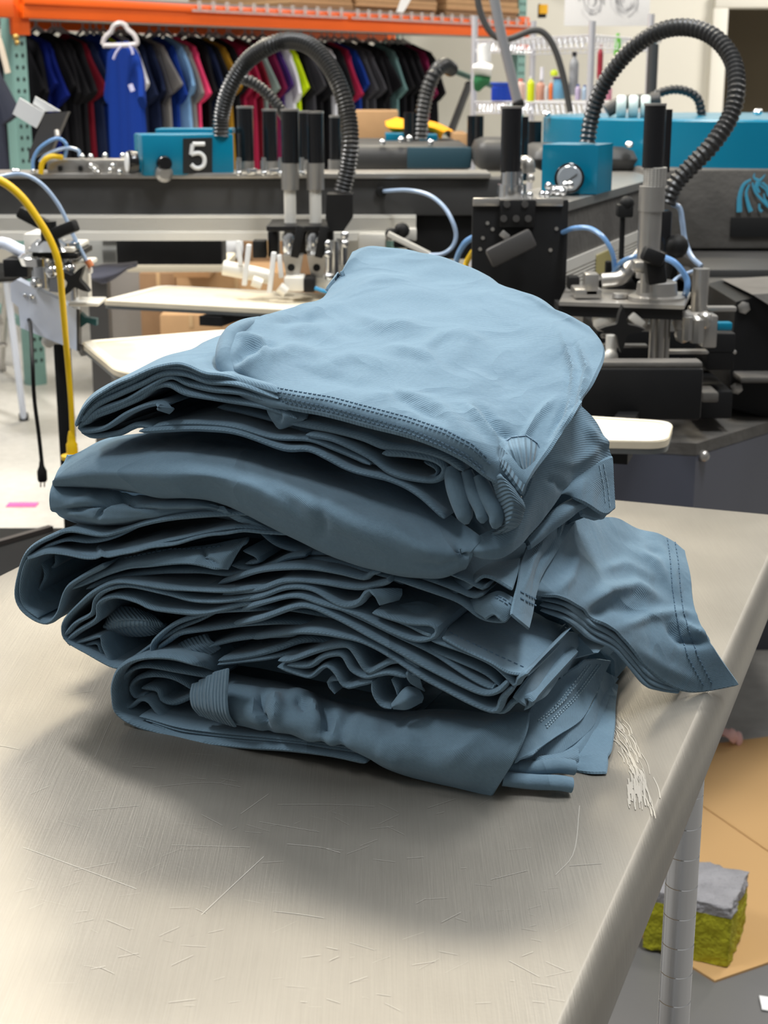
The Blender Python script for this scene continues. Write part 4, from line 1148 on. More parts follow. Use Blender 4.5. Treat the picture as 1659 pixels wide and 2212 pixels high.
for pts, r in [([(1612, 1112), (1614, 1102), (1620, 1098), (1626, 1102), (1628, 1120)], 3.6), ([(1637, 1120), (1638, 1094)], 4.2), ([(1652, 1130), (1652, 1092), (1660, 1084), (1672, 1088), (1674, 1104), (1656, 1112)], 3.6)]:
    mb.tube(smooth_path([on_side(*p) for p in pts], 14), M(r, 2.55), 8, flat=.3)
mb.build('white_lettering', M_WHITE, base)
mb = MB(); screw(mb, 1520, 985, 2.43, .010); screw(mb, 1470, 985, 2.44, .008); mb.split('base_screw', M_SILVER, base)
# guard at the far right, black and dusty
mb = MB()
mb.prism([P(1590, 652, 2.62), P(1640, 640, 2.62), P(1760, 690, 2.62), P(1760, 930, 2.62), P(1575, 880, 2.62), P(1580, 760, 2.62)], (0, .25, 0))
gd = mb.build('guard_plate', M_BLACKM, hub)
mb = MB(); mb.prism([P(1625, 636, 2.60), P(1760, 628, 2.62), P(1760, 720, 2.58)], (0, .25, -.004)); mb.build('guard_ledge', M_DUSTY, hub)
mb = MB(); pbox(mb, 1600, 815, 1760, 828, 2.56, .2); mb.build('lower_ledge', M_DUSTY, hub)
mb = MB(); mb.lathe([(.011, 0), (.011, .006), (.007, .008)], P(1606, 664, 2.62), (0, -1, 0), 6); mb.lathe([(.011, 0), (.011, .006), (.007, .008)], P(1590, 838, 2.62), (0, -1, 0), 6); mb.split('guard_bolt', M_SILVER, gd)
mb = MB()
for x0, y0, x1, y1, d, dep in ((1528, 582, 1760, 606, 3.1, .5), (1525, 612, 1760, 640, 3.0, .3), (1635, 560, 1700, 580, 3.3, .3)): pbox(mb, x0, y0, x1, y1, d, dep)
mb.split('platen_arm', M_CHAR, hub)
mb = MB()      # further print arms reaching away from the hub
for x0, y0, x1, y1, d, dep in ((735, 312, 1020, 374, 4.5, .35), (715, 304, 1000, 330, 5.0, .3), (1030, 302, 1160, 372, 4.3, .3), (1150, 318, 1420, 372, 3.62, .35)):
    pbox(mb, x0, y0, x1, y1, d, dep, .03)
mb.split('far_print_arm', M_CHAR, hub, sharp=60)
mb = MB(); pbox(mb, 880, 318, 1018, 364, 4.49, .01); mb.build('far_arm_panel', mat('faded_teal_panel', (.025, .07, .095), .4), hub)
mb = MB()
for x0, x1, y0, y1, d in ((832, 872, 288, 306, 4.9), (908, 945, 290, 306, 4.9)): pbox(mb, x0, y0, x1, y1, d, .15)
mb.split('far_control_box', M_TEAL, hub)
mb = MB()
for x, y0, d, r in ((726, 252, 4.9, .018), (882, 243, 4.75, .014), (893, 243, 4.85, .014), (1019, 250, 4.7, .013), (1036, 250, 4.75, .013), (1155, 262, 4.2, .02)): pcyl(mb, x, y0, 318, d, r)
mb.split('far_column', M_BLKGLOSS, hub)
mb = MB(); corrugated(mb, [(908, 300, 4.85), (912, 250, 4.85), (922, 200, 4.85), (938, 160, 4.85), (958, 142, 4.9), (975, 150, 5.0)], .022, .014); mb.build('far_hose', M_HOSE, hub)
mb = MB()
for x, y in ((866, 302), (884, 299), (930, 308), (826, 308)): screw(mb, x, y, 4.5, .010)
mb.split('far_bolt', M_CHROME, hub)
mb = MB(); corrugated(mb, [(515, 168, 4.25), (545, 178, 4.25), (580, 205, 4.25), (612, 245, 4.25), (640, 290, 4.2), (660, 335, 4.1), (665, 370, 4.0)], .015, .011); mb.build('rear_hose', M_HOSE, hub)

# ---- platens
def platen(poly, z, label, th=.018, bl=.14):
    c = G(*poly[0], z)
    t = thing('print_platen', (c.x, c.y, z), label, 'print platen', 'platens of the press')
    mb = MB()
    raw = [G(x, y, z) for x, y in poly]
    top = []
    for i, p in enumerate(raw):          # rounded corners
        q, r = raw[i - 1], raw[(i + 1) % len(raw)]
        a, b = p + (q - p).normalized() * .03, p + (r - p).normalized() * .03
        for k in range(6):
            t_ = k / 5
            top.append(a * (1 - t_) ** 2 + p * (2 * t_ * (1 - t_)) + b * t_ ** 2)
    cc = sum(top, Vector((0, 0, 0))) / len(top)
    mb.prism(top, (0, 0, -th * .5))
    mb.build('board', M_PLATEN, t)
    mb = MB(); mb.prism([cc + (p - cc) * .992 - Vector((0, 0, th * .5 + .0002)) for p in top], (0, 0, -th * .4)); mb.build('steel_edge', M_PLATEDGE, t)
    u = (raw[1] - raw[0]).normalized()
    mb = MB()
    mb.bar(cc - u * bl - Vector((0, 0, .030)), cc + u * bl - Vector((0, 0, .030)), .05, .02)
    mb.build('bracket', M_BLACKM, t)
    mb = MB(); q = Vector((HC.x, HC.y, cc.z - .035)); mb.bar(cc - Vector((0, 0, .035)), q + (cc - q).normalized() * .3, .03, .02); mb.build('arm', M_BLACKM, t)
    mb = MB()
    for k in (-1, 1): mb.box(cc + u * bl * .6 * k - Vector((0, 0, .018)), (.03, .03, .006))
    mb.split('clip', mat('brass', (.5, .33, .1), .4, .8), t)
    # a pale lip of dried glue round the board
    mb = MB()
    n = len(top)
    o_ = [cc + (p - cc) * .985 + Vector((0, 0, .0016)) for p in top]; i_ = [cc + (p - cc) * .90 + Vector((0, 0, .0016)) for p in top]
    lo = [p - Vector((0, 0, .0015)) for p in o_]; li = [p - Vector((0, 0, .0015)) for p in i_]
    fc = []
    for i in range(n):
        j = (i + 1) % n
        fc += [(i, j, n + j, n + i), (2 * n + j, 2 * n + i, 3 * n + i, 3 * n + j), (i, 2 * n + i, 2 * n + j, j), (n + j, 3 * n + j, 3 * n + i, n + i)]
    mb.add(o_ + i_ + lo + li, fc)
    mb.build('glue_rim', mat('dried_glue', (.80, .74, .62), .6), t)
    return t
platen([(216, 650), (345, 617), (820, 642), (690, 674)], .91, 'cream topped print platen under the head with the number five')
platen([(172, 738), (500, 712), (900, 760), (560, 860), (250, 802)], .91, 'cream print platen just behind the shirt pile, lower one of two by the silver clamp')
platen([(1180, 895), (1456, 912), (1442, 956), (1120, 950)], .91, 'cream print platen in front of the dark press base', bl=.04)
mb = MB(); pbox(mb, 272, 568, 490, 588, 4.6, .3, .006); mb.build('far_platen', M_PLATEN, hub)

# ---- print head 5
Y5 = 3.55
h5 = thing('printing_unit', P(480, 420, Y5), 'print head with black number five on its teal control box', 'print head', 'print heads of the press')
mb = MB(); pbox(mb, -160, 386, 1100, 466, Y5, .11, .004); mb.build('beam', M_CHAR, h5)
mb = MB(); pbox(mb, -160, 374, 1060, 386, Y5 - .02, .15, .002); mb.build('beam_top_plate', M_SILVER, h5)
mb = MB(); pbox(mb, 880, 456, 1110, 560, Y5 + .03, .1); pbox(mb, 250, 515, 480, 572, Y5 + .4, .12); mb.split('lower_beam', M_BLACKM, h5)
mb = MB()
a, b = P(-160, 463, Y5), P(898, 517, Y5)
H = a.z - b.z
prof = [(0, 0), (-.03, 0), (-.03, -.12 * H)]
for k in range(5):
    z0 = -(.14 + .095 * k) * H
    prof += [(-.03, z0), (-.024, z0 - .01 * H), (-.024, z0 - .035 * H), (-.03, z0 - .045 * H)]
prof += [(-.03, -.66 * H), (-.034, -.68 * H), (-.034, -1.0 * H), (0.03, -H)]
mb.prism([Vector((a.x, Y5 + yy, a.z + zz)) for yy, zz in prof], (b.x - a.x, 0, 0))
mb.build('slide_rail', M_ALU, h5, sharp=20)
# control box, turned a little
def tbox(px0, py0, px1, py1, y, dep, ang, bevel=.004):
    a, b = P(px0, py0, y), P(px1, py1, y)
    w, h = abs(b.x - a.x), abs(a.z - b.z)
    R_ = Matrix.Rotation(ang, 3, 'Z')
    c = Vector(((a.x + b.x) / 2, y, (a.z + b.z) / 2)) + R_ @ Vector((0, dep / 2, 0))
    m = MB(); m.box(c, (w, dep, h), R_, bevel)
    return m, R_, (a, b)
mb, R5, _ = tbox(306, 290, 508, 379, Y5 - .02, .13, math.radians(17))
cb = mb.build('control_box', M_TEAL, h5)
nrm5 = R5 @ Vector((0, -1, 0))
cb_c = P(407, 335, Y5 - .02)
def on5(px, py, off=.002):
    r = ray(px, py); t = (cb_c - CAM).dot(nrm5) / r.dot(nrm5); return CAM + r * t + nrm5 * off
mb = MB(); mb.prism([on5(395, 299), on5(458, 297), on5(458, 374), on5(395, 375)], nrm5 * .002); np_ = mb.build('number_plate', mat('black_plate', (.012, .012, .012), .5), cb)
mb = MB()
five = [(441, 311), (428, 311), (415, 311), (413.5, 322), (412, 334), (421, 331), (431, 331), (439, 338), (441, 348), (438, 358), (429, 363), (420, 362), (412, 355)]
seg5 = [five[:3], five[2:5], five[4:]]
for s_ in seg5:
    mb.tube(smooth_path([on5(x, y, .0055) for x, y in s_], 24), M(4.6, Y5), 10, flat=1)
mb.build('numeral', M_WHITE, np_)
mb = MB(); p = on5(352, 352, .0); mb.lathe([(.010, 0), (.012, .006), (.017, .007), (.017, .026), (.014, .03)], p, nrm5, 20); mb.build('regulator_knob', M_BLKGLOSS, cb)
mb = MB(); p = on5(352, 374, .0); mb.lathe([(.02, 0), (.02, .02), (.012, .03)], p, nrm5, 16); mb.build('knob_collar', M_SILVER, cb)
mb = MB(); p = P(300, 350, Y5 - .05); mb.lathe([(.012, 0), (.024, .004), (.026, .02), (.024, .026)], p, (-.93, -.35, 0), 24); mb.build('gauge_case', M_BLKGLOSS, cb)
mb = MB(); mb.lathe([(.022, .0262), (.021, .029)], p, (-.93, -.35, 0), 24); mb.build('gauge_face', M_WHITE, cb)
mb = MB(); pbox(mb, 335, 278, 500, 290, Y5 + .12, .1); mb.build('rear_control_box', M_TEAL, h5)
mb = MB(); pbox(mb, 100, 344, 292, 376, Y5 - .01, .06, .004); vb = mb.build('valve_manifold', M_SILVER, h5)
mb = MB()
for x in (124, 168): pbox(mb, x, 358, x + 10, 370, Y5 - .018, .01)
mb.split('valve_port', M_BLACKR, vb)
mb = MB()
for x, y in ((177, 338), (196, 338), (227, 336), (265, 336), (196, 358), (204, 366), (243, 358), (238, 368), (30, 370), (38, 370), (72, 370), (258, 372)): screw(mb, x, y, Y5 - .03, .0065)
mb.tube([P(196, 358, Y5 - .03), P(212, 373, Y5 - .03)], .004); mb.tube([P(243, 358, Y5 - .03), P(233, 372, Y5 - .03)], .004)
mb.split('valve_fitting', M_CHROME, vb)
# operator panel
mb = MB(); mb.prism([P(96, 245, Y5), P(146, 241, Y5), P(112, 322, Y5), P(62, 346, Y5), P(62, 330, Y5)], (0, .035, 0)); op = mb.build('operator_panel', M_DARKGREY, h5)
mb = MB(); mb.prism([P(42, 211, Y5 + .05), P(27, 246, Y5 + .05), P(78, 277, Y5 + .05), P(86, 262, Y5 + .05), P(95, 243, Y5 + .05)], (0, .008, 0))
mb.prism([P(76, 208, Y5 + .06), P(71, 224, Y5 + .06), P(95, 241, Y5 + .06), P(130, 240, Y5 + .06)], (0, .008, 0)); mb.build('panel_bracket', M_WHITE, op)
mb = MB(); ptube(mb, [(122, 283, Y5 - .01), (124, 296, Y5 - .02)], .006, 4); mb.build('panel_button', M_SILVER, op)
for pts, m_, r in [([(72, 372, Y5 - .03), (72, 345, Y5 - .03), (88, 318, Y5 - .03), (122, 299, Y5 - .03), (143, 312, Y5 - .03), (140, 340, Y5 - .02)], M_BLUETUBE, .004),
                ([(86, 350, Y5 - .03), (100, 335, Y5 - .03), (140, 320, Y5 - .03), (168, 325, Y5 - .03), (172, 338, Y5 - .03)], M_PALEBLUE, .004),
                ([(88, 376, Y5 - .04), (92, 352, Y5 - .04), (110, 338, Y5 - .04), (134, 340, Y5 - .02)], M_YELLOW, .006)]:
    mb = MB(); ptube(mb, pts, r, 30, 8); mb.build('air_tube', m_, h5)
# lift columns
def column(head, x, y0, y1, y2, y3, y, wcap, wcol, wrod):
    mb = MB(); pcyl(mb, x, y0, y1, y, M(wcap / 2, y)); c = mb.build('lift_column', M_BLKGLOSS, head)
    mb = MB(); pcyl(mb, x, y1, y2, y, M(wcol / 2, y)); mb.build('collar', M_SILVER, c)
    if y3 > y2:
        mb = MB(); pcyl(mb, x, y2, y3, y, M(wrod / 2, y)); mb.build('rod', M_ALU, c)
    mb = MB(); pcyl(mb, x, y0 - 5, y0, y, M(wcap / 2 + 1, y)); mb.build('cap', M_SILVER, c)
column(h5, 626, 240, 352, 410, 494, 3.36, 38, 38, 26)
column(h5, 681, 245, 352, 410, 494, 3.36, 34, 38, 26)
column(h5, 529, 234, 348, 378, 378, 3.72, 34, 40, 26)
column(h5, 582, 240, 348, 378, 378, 3.72, 30, 38, 26)
column(h5, 655, 244, 345, 378, 378, 3.72, 24, 30, 22)
column(h5, 724, 254, 345, 378, 378, 3.9, 24, 30, 22)
mb = MB()
for x in (516, 570, 606, 652): mb.tube([P(x, 340, 3.5), P(x, 374, 3.5)], .0055, 10); screw(mb, x, 374, 3.5, .007)
for x, y in ((543, 372), (592, 372)): pbox(mb, x - 10, y - 8, x + 12, y + 6, 3.52, .02)
mb.split('guide_pin', M_CHROME, h5)
mb = MB(); corrugated(mb, [(477, 294, 3.56), (479, 250, 3.56), (496, 190, 3.54), (532, 134, 3.52), (578, 101, 3.48), (622, 88, 3.46), (667, 98, 3.42), (706, 135, 3.38), (735, 190, 3.34), (752, 250, 3.32), (757, 310, 3.3), (751, 365, 3.3), (740, 412, 3.3)], M(17, 3.45), .0085); mb.build('cable_hose', M_HOSE, h5)
mb = MB(); mb.prism([P(706, 420, 3.24), P(762, 420, 3.24), P(762, 470, 3.24), P(742, 500, 3.24), P(712, 500, 3.24), P(703, 470, 3.24)], (0, .07, 0)); mb.build('hose_block', M_BLACKM, h5)
mb = MB(); p = P(823, 414, Y5); mb.lathe([(.013, 0), (.013, .012), (.008, .016)], p, (0, -1, 0), 16); mb.build('air_port', M_BLACKR, h5)
mb = MB(); ptube(mb, [(830, 413, 3.53), (880, 411, 3.45), (925, 421, 3.4), (958, 446, 3.36), (978, 480, 3.34), (985, 510, 3.34), (976, 535, 3.34), (955, 549, 3.34), (928, 551, 3.36)], .0046, 50); mb.build('air_tube', M_PALEBLUE, h5)
# squeegee carriage below the rail
mb = MB(); pbox(mb, 575, 488, 722, 500, 3.28, .16); pbox(mb, 578, 500, 600, 556, 3.36, .08); pbox(mb, 640, 500, 720, 550, 3.42, .06); mb.split('carriage_plate', M_BLACKM, h5)
mb = MB()
for x in (633, 686): mb.prism([P(x - 23, 552, 3.26), P(x + 20, 552, 3.26), P(x + 12, 600, 3.26), P(x - 14, 600, 3.26)], (0, .05, 0))
mb.split('squeegee_clamp', M_SILVER, h5)
mb = MB()
for x in (629, 684): mb.lathe([(.008, 0), (.008, .003)], P(x, 578, 3.26), (0, -1, 0), 12)
mb.split('clamp_screw', M_BLACKR, h5)
mb = MB()
for x in (650, 702): mb.bar(P(x, 488, 3.22), P(x - 14, 556, 3.22), .016, .018, bevel=.003)
mb.split('clamp_lever', M_BLACKR, h5)
mb = MB()
for x in (627, 678): mb.lathe([(.012, 0), (.017, .01), (.017, .04), (.012, .05)], P(x, 550, 3.3), (0, 0, 1), 18)
pcyl(mb, 721, 520, 600, 3.3, .011); pcyl(mb, 739, 515, 572, 3.34, .012); pcyl(mb, 709, 530, 600, 3.24, .006)
for x, y in ((707, 526), (707, 548), (710, 598), (745, 508), (745, 526)): screw(mb, x, y, 3.22, .009)
mb.split('air_cylinder', M_CHROME, h5)
mb = MB()
mb.bar(P(538, 528, 3.24), P(528, 616, 3.24), .022, .01, bevel=.002); mb.bar(P(592, 545, 3.22), P(582, 632, 3.22), .024, .01, bevel=.002); mb.bar(P(603, 550, 3.25), P(608, 600, 3.25), .014, .01, bevel=.002); mb.bar(P(514, 520, 3.27), P(520, 574, 3.27), .012, .01, bevel=.002)
mb.split('floodbar_arm', M_WHITE, h5)
mb = MB(); mb.tube([P(482, 578, 3.28), P(545, 590, 3.28), P(590, 600, 3.28)], .016, 14); mb.tube([P(545, 606, 3.24), P(566, 614, 3.24)], .012); mb.tube([P(603, 620, 3.2), P(618, 632, 3.2)], .012); mb.split('floodbar_cylinder', M_ALU, h5)
mb = MB(); pbox(mb, 613, 600, 656, 630, 3.2, .08); pbox(mb, 678, 598, 714, 626, 3.26, .08); mb.split('floodbar_block', M_ALU, h5)
mb = MB(); pbox(mb, 656, 602, 680, 632, 3.2, .08); pbox(mb, 714, 600, 736, 626, 3.26, .08); pbox(mb, 545, 520, 575, 558, 3.34, .04); mb.split('end_cap', M_BLACKR, h5)
mb = MB(); ptube(mb, [(680, 622, 3.2), (705, 630, 3.2), (728, 632, 3.22)], .004, 10); mb.build('air_tube', mat('bright_blue_tube', (.02, .3, .6), .3), h5)
mb = MB(); mb.bar(P(838, 505, 3.4), P(928, 550, 3.4), .02, .012, bevel=.002); pbox(mb, 775, 505, 834, 540, 3.5, .05); pbox(mb, 838, 494, 900, 520, 3.48, .04); mb.split('screen_holder_piece', M_ALU, h5)
mb = MB(); mb.ball(P(868, 498, 3.44), .018, 12); mb.ball(P(845, 505, 3.42), .014, 12); pbox(mb, 850, 520, 892, 536, 3.46, .03); mb.split('holder_clamp', M_BLACKR, h5)

# ---- near print head at the right
D2 = Vector((math.sin(math.radians(21)), math.cos(math.radians(21)), 0))
N2 = Vector((math.cos(math.radians(21)), -math.sin(math.radians(21)), 0))
h2 = thing('printing_unit', P(1120, 430, 2.62), 'print head with black end plate and round pressure gauge just behind the shirts', 'print head', 'print heads of the press')
mb = MB(); pbox(mb, 1021, 432, 1218, 760, 2.60, .014, .002); ep = mb.build('end_plate', M_BLACKM, h2)
mb = MB()
for x0, x1 in ((1022, 1080), (1157, 1217)): pbox(mb, x0, 428, x1, 446, 2.594, .012, .002)
mb.split('corner_bracket', M_SILVER, ep)
mb = MB(); pbox(mb, 1081, 432, 1156, 492, 2.585, .02, .002); mb.build('hinge_block', M_BLACKM, ep)
mb = MB()
for x, y in ((1095, 441), (1134, 441), (1088, 472), (1115, 472), (1141, 472)): mb.lathe([(.006, 0), (.006, .002), (.003, .0021)], P(x, y, 2.584), (0, -1, 0), 12)
mb.split('hex_screw', M_DARKGREY, ep)
mb = MB()
for x, y in ((1037, 538), (1189, 540), (1053, 482), (1064, 495), (1043, 514), (1202, 494)): mb.lathe([(.0032, 0), (.0032, .002)], P(x, y, 2.6), (0, -1, 0), 10)
mb.split('small_screw', M_SILVER, ep)
mb = MB(); mb.bar(P(1056, 560, 2.565), P(1152, 512, 2.565), .016, .034, up=(0, 0, 1), bevel=.006); mb.build('lock_lever', M_DARKGREY, ep)
mb = MB(); mb.bar(P(1082, 502, 2.58), P(1098, 515, 2.58), .01, .012, bevel=.002); mb.build('lever_pivot', M_SILVER, ep)
# beam behind the plate
e0 = P(1217, 442, 2.61); zt2 = e0.z; zb2 = P(1217, 566, 2.61).z; zc2 = P(1210, 645, 2.61).z
def beam2(z1, z0, w, off, L=1.05, start=0.0):
    o = e0 - N2 * off + D2 * start
    a = [Vector((o.x, o.y, z1)), Vector((o.x, o.y, z0)), Vector(((o - N2 * w).x, (o - N2 * w).y, z0)), Vector(((o - N2 * w).x, (o - N2 * w).y, z1))]
    m = MB(); m.prism(a, D2 * L); return m
beam2(zt2, zb2, .14, .0).build('beam', M_DUSTY, h2)
mb = beam2(zt2 + .003, zt2 - .012, .15, -.004); mb.build('beam_top_plate', M_SILVER, h2)
mb = MB()
H = zb2 - zc2
prof = [(-.1, 0), (.004, 0), (.004, -.30 * H)]
for k in range(5):
    z0 = -(.32 + .10 * k) * H
    prof += [(.004, z0), (-.003, z0 - .01 * H), (-.003, z0 - .04 * H), (.004, z0 - .05 * H)]
prof += [(.004, -H), (-.1, -H)]
mb.prism([Vector((e0.x + N2.x * n_, e0.y + N2.y * n_, zb2 + z_)) for n_, z_ in prof], D2 * 1.05)
mb.build('slide_rail', M_ALU, h2, sharp=20)
mb = MB()
q0 = e0 + D2 * .24
mb.prism([Vector((q0.x, q0.y, zb2 - .012)) + N2 * .0045, Vector((q0.x, q0.y, zb2 - .05)) + N2 * .0045, Vector((q0.x, q0.y, zb2 - .05)) + N2 * .0045 + D2 * .14, Vector((q0.x, q0.y, zb2 - .012)) + N2 * .0045 + D2 * .14], N2 * .002)
mb.build('yellowed_label', mat('yellowed_label', (.42, .36, .14), .6), h2)
# control box
mb = MB()
f0, f1 = P(1172, 312, 2.84), P(1289, 420, 2.80)
quad = [Vector((f0.x, f0.y, f0.z)), Vector((f1.x, f1.y, f0.z)), Vector((f1.x, f1.y, f1.z)), Vector((f0.x, f0.y, f1.z))]
mb.prism(quad, D2 * .12)
cb2 = mb.build('control_box', M_TEAL, h2)
gp = P(1228, 386, 2.80)
mb = MB(); mb.lathe([(.018, -.01), (.026, -.006), (.027, .022), (.024, .024)], gp, (-.05, -1, .1), 28); gc = mb.build('pressure_gauge', M_BLKGLOSS, cb2)
mb = MB(); mb.lathe([(.0225, .0243), (.020, .027), (.0, .028)], gp, (-.05, -1, .1), 28); mb.build('gauge_face', M_GAUGE, gc)
mb = MB(); mb.bar(gp + Vector((-.01, -.0285, -.006)), gp + Vector((.012, -.0285, .010)), .002, .0015); mb.build('gauge_needle', M_DARKGREY, gc)
mb = MB()
for x, y in ((1185, 402), (1222, 400), (1232, 399), (1144, 422), (1172, 420), (1182, 420), (1215, 415), (1197, 412)): screw(mb, x, y, 2.72, .007)
mb.tube([P(1182, 412, 2.73), P(1215, 412, 2.73)], .010); mb.tube([P(1222, 400, 2.73), P(1216, 416, 2.73)], .006)
mb.build('fittings', M_CHROME, cb2)
column(h2, 1106, 234, 372, 400, 400, 2.74, 44, 46, 30)
mb = MB(); pcyl(mb, 1106, 398, 428, 2.74, M(31, 2.74)); pcyl(mb, 1106, 370, 400, 2.74, M(24, 2.74)); mb.split('column_base', M_CHROME, h2)
mb = MB(); pcyl(mb, 1132, 252, 390, 2.95, M(10, 2.95)); mb.split('rear_column', M_BLKGLOSS, h2)
mb = MB(); ptube(mb, [(1128, 350, 2.78), (1140, 352, 2.76), (1142, 372, 2.76)], .012, 8); screw(mb, 1146, 385, 2.74, .008); mb.build('elbow_fitting', M_SILVER, h2)
mb = MB(); corrugated(mb, [(1269, 308, 2.86), (1276, 262, 2.86), (1293, 205, 2.85), (1325, 150, 2.83), (1372, 100, 2.80), (1430, 66, 2.76), (1490, 60, 2.72), (1545, 82, 2.68), (1582, 130, 2.64), (1591, 190, 2.60), (1578, 250, 2.58), (1540, 310, 2.56), (1495, 358, 2.56), (1458, 398, 2.56), (1440, 440, 2.56)], M(17.5, 2.7), .0098, 16); mb.build('cable_hose', M_HOSE, h2)
column(h2, 1416, 228, 362, 402, 402, 2.45, 46, 50, 34)
mb = MB()
c = P(1414, 402, 2.45); zz = P(1414, 360, 2.45).z
prof = []
for k in range(9): prof += [(M(25, 2.45), c.z + (zz - c.z) * (k / 9)), (M(24, 2.45), c.z + (zz - c.z) * ((k + .7) / 9))]
mb.lathe([(r, z - c.z) for r, z in prof], c, seg=28); mb.build('threaded_collar', M_ALU, h2)
mb = MB(); pcyl(mb, 1409, 402, 456, 2.45, M(28, 2.45)); mb.build('lower_collar', M_SILVER, h2)
mb = MB(); pcyl(mb, 1405, 456, 600, 2.45, M(25, 2.45)); pcyl(mb, 1425, 670, 790, 2.40, M(14, 2.4)); pcyl(mb, 1441, 672, 790, 2.42, M(9, 2.4)); pcyl(mb, 1411, 672, 790, 2.38, M(6, 2.4)); pcyl(mb, 1515, 580, 700, 2.5, M(18, 2.5)); mb.split('rod', M_SILVER, h2)
mb = MB(); pcyl(mb, 1444, 236, 372, 2.55, M(9, 2.55)); pbox(mb, 1428, 456, 1448, 546, 2.5, .03); mb.split('rear_column', M_BLKGLOSS, h2)
# carriage plate, star knob and squeegee holder
mb = MB(); p0, p1, p2, p3 = P(1208, 652, 2.40), P(1478, 660, 2.32), P(1492, 640, 2.48), P(1222, 634, 2.58)
mb.prism([p0, p1, Vector((p2.x, p2.y, p1.z)), Vector((p3.x, p3.y, p0.z))], (0, 0, -.006)); cp = mb.build('carriage_plate', M_SILVER, h2)
mb = MB(); mb.prism([p0 - Vector((0, -.01, .006)), p1 - Vector((0, -.01, .006)), p1 + Vector((0, .01, -.024)), p0 + Vector((0, .01, -.024))], (0, .06, 0)); mb.build('plate_edge', M_BLACKM, h2)
mb = MB()
pbox(mb, 1265, 592, 1293, 640, 2.42, .04); pbox(mb, 1242, 625, 1300, 645, 2.42, .06)
p = P(1418, 642, 2.40); mb.lathe([(.045, -.004), (.045, .002), (.033, .004), (.031, .024), (.024, .027)], p, seg=28)
p = P(1340, 642, 2.42); mb.lathe([(.014, 0), (.012, .006)], p, seg=14)
pbox(mb, 1372, 566, 1408, 590, 2.36, .04); pcyl(mb, 1395, 590, 632, 2.36, .008)
mb.split('carriage_block', M_SILVER, h2)
mb = MB(); mb.bar(P(1388, 545, 2.33), P(1432, 562, 2.33), .03, .024, bevel=.006); mb.bar(P(1412, 556, 2.34), P(1418, 612, 2.34), .028, .03, up=(1, 0, 0), bevel=.004); mb.build('black_lever', M_BLACKM, h2)
mb = MB(); mb.tube(smooth_path([P(1300, 606, 2.5), P(1340, 600, 2.5), P(1362, 574, 2.52), P(1392, 540, 2.56)], 14), .012, 10); mb.build('grey_lever', M_SILVER, h2)
mb = MB(); mb.tube(smooth_path([P(1310, 620, 2.56), P(1345, 625, 2.56), P(1370, 610, 2.56)], 10), .016, 10); pbox(mb, 1228, 598, 1252, 626, 2.5, .03); pbox(mb, 1310, 565, 1326, 600, 2.62, .02); mb.split('rubber_joint', M_BLACKR, h2)
mb = MB(); pbox(mb, 1336, 442, 1368, 470, 2.56, .03); mb.tube([P(1345, 470, 2.58), P(1342, 560, 2.58)], .0045); mb.ball(P(1354, 440, 2.57), .013, 10); mb.ball(P(1462, 532, 2.5), .02, 12); mb.tube([P(1452, 545, 2.5), P(1440, 600, 2.5)], .006); mb.split('sensor_stand', M_BLACKR, h2)
def star(mb, x, y, d, r, th, n=4, rot=0.0, axis='y'):
    c = P(x, y, d); pts = []
    for k in range(n * 10):
        a = 2 * math.pi * k / (n * 10) + rot
        q = abs(((k % 10) / 5.0) - 1)            # 1 at an arm, 0 between
        rr = r * (.34 + .66 * q ** 2.4)
        pts.append(c + Vector((math.sin(a) * rr, 0, math.cos(a) * rr)))
    mb.prism(pts, (0, th, 0)); return mb
mb = MB(); star(mb, 1344, 712, 2.26, M(52, 2.26), .022); mb.build('star_knob', M_BLACKR, h2, sharp=50)
mb = MB(); mb.cyl(P(1344, 712, 2.28), P(1344, 708, 2.42), .010); mb.build('knob_shaft', M_SILVER, h2)
mb = MB(); pbox(mb, 1235, 796, 1514, 908, 2.20, .04, .004); sq = mb.build('squeegee_holder', M_BLACKM, h2)
mb = MB(); pbox(mb, 1230, 782, 1518, 798, 2.205, .035, .004); mb.build('holder_top', M_DUSTY, sq)
mb = MB()
for x0, y0, x1, y1, d in ((1490, 663, 1592, 674, 2.5), (1290, 745, 1400, 752, 2.5), (1440, 757, 1592, 766, 2.5), (1360, 700, 1412, 716, 2.45), (1300, 724, 1330, 732, 2.45)): pbox(mb, x0, y0, x1, y1, d, .02)
mb.split('cross_bar', M_SILVER, h2)
mb = MB(); pcyl(mb, 1321, 724, 772, 2.36, .009); screw(mb, 1319, 770, 2.35, .012); mb.ball(P(1305, 690, 2.40), .020, 12); mb.ball(P(1378, 690, 2.40), .018, 12); mb.bar(P(1362, 680, 2.36), P(1388, 702, 2.36), .02, .014, bevel=.003); pbox(mb, 1370, 676, 1400, 692, 2.42, .03)
mb.split('clamp_fitting', M_ALU, h2)
mb = MB()
for x, y, r, L in ((1478, 700, .020, .05), (1500, 703, .016, .06), (1474, 724, .014, .05), (1518, 694, .014, .04)):
    p = P(x, y, 2.40); mb.lathe([(r * .7, 0), (r, .004), (r, L * .5), (r * .75, L * .5), (r * .75, L)], p, (.35, 1, 0), 8)
for x, y0, y1, r in ((1487, 685, 735, .009), (1508, 690, 740, .011)): pcyl(mb, x, y0, y1, 2.4, r, 8)
pbox(mb, 1520, 682, 1548, 752, 2.44, .04); pbox(mb, 1496, 690, 1512, 715, 2.4, .03); mb.tube([P(1480, 690, 2.42), P(1530, 690, 2.42)], .012)
mb.split('valve_fitting', M_SILVER, h2)
mb = MB(); pbox(mb, 1550, 697, 1582, 715, 2.44, .02); mb.build('teal_tag', M_TEAL, h2)
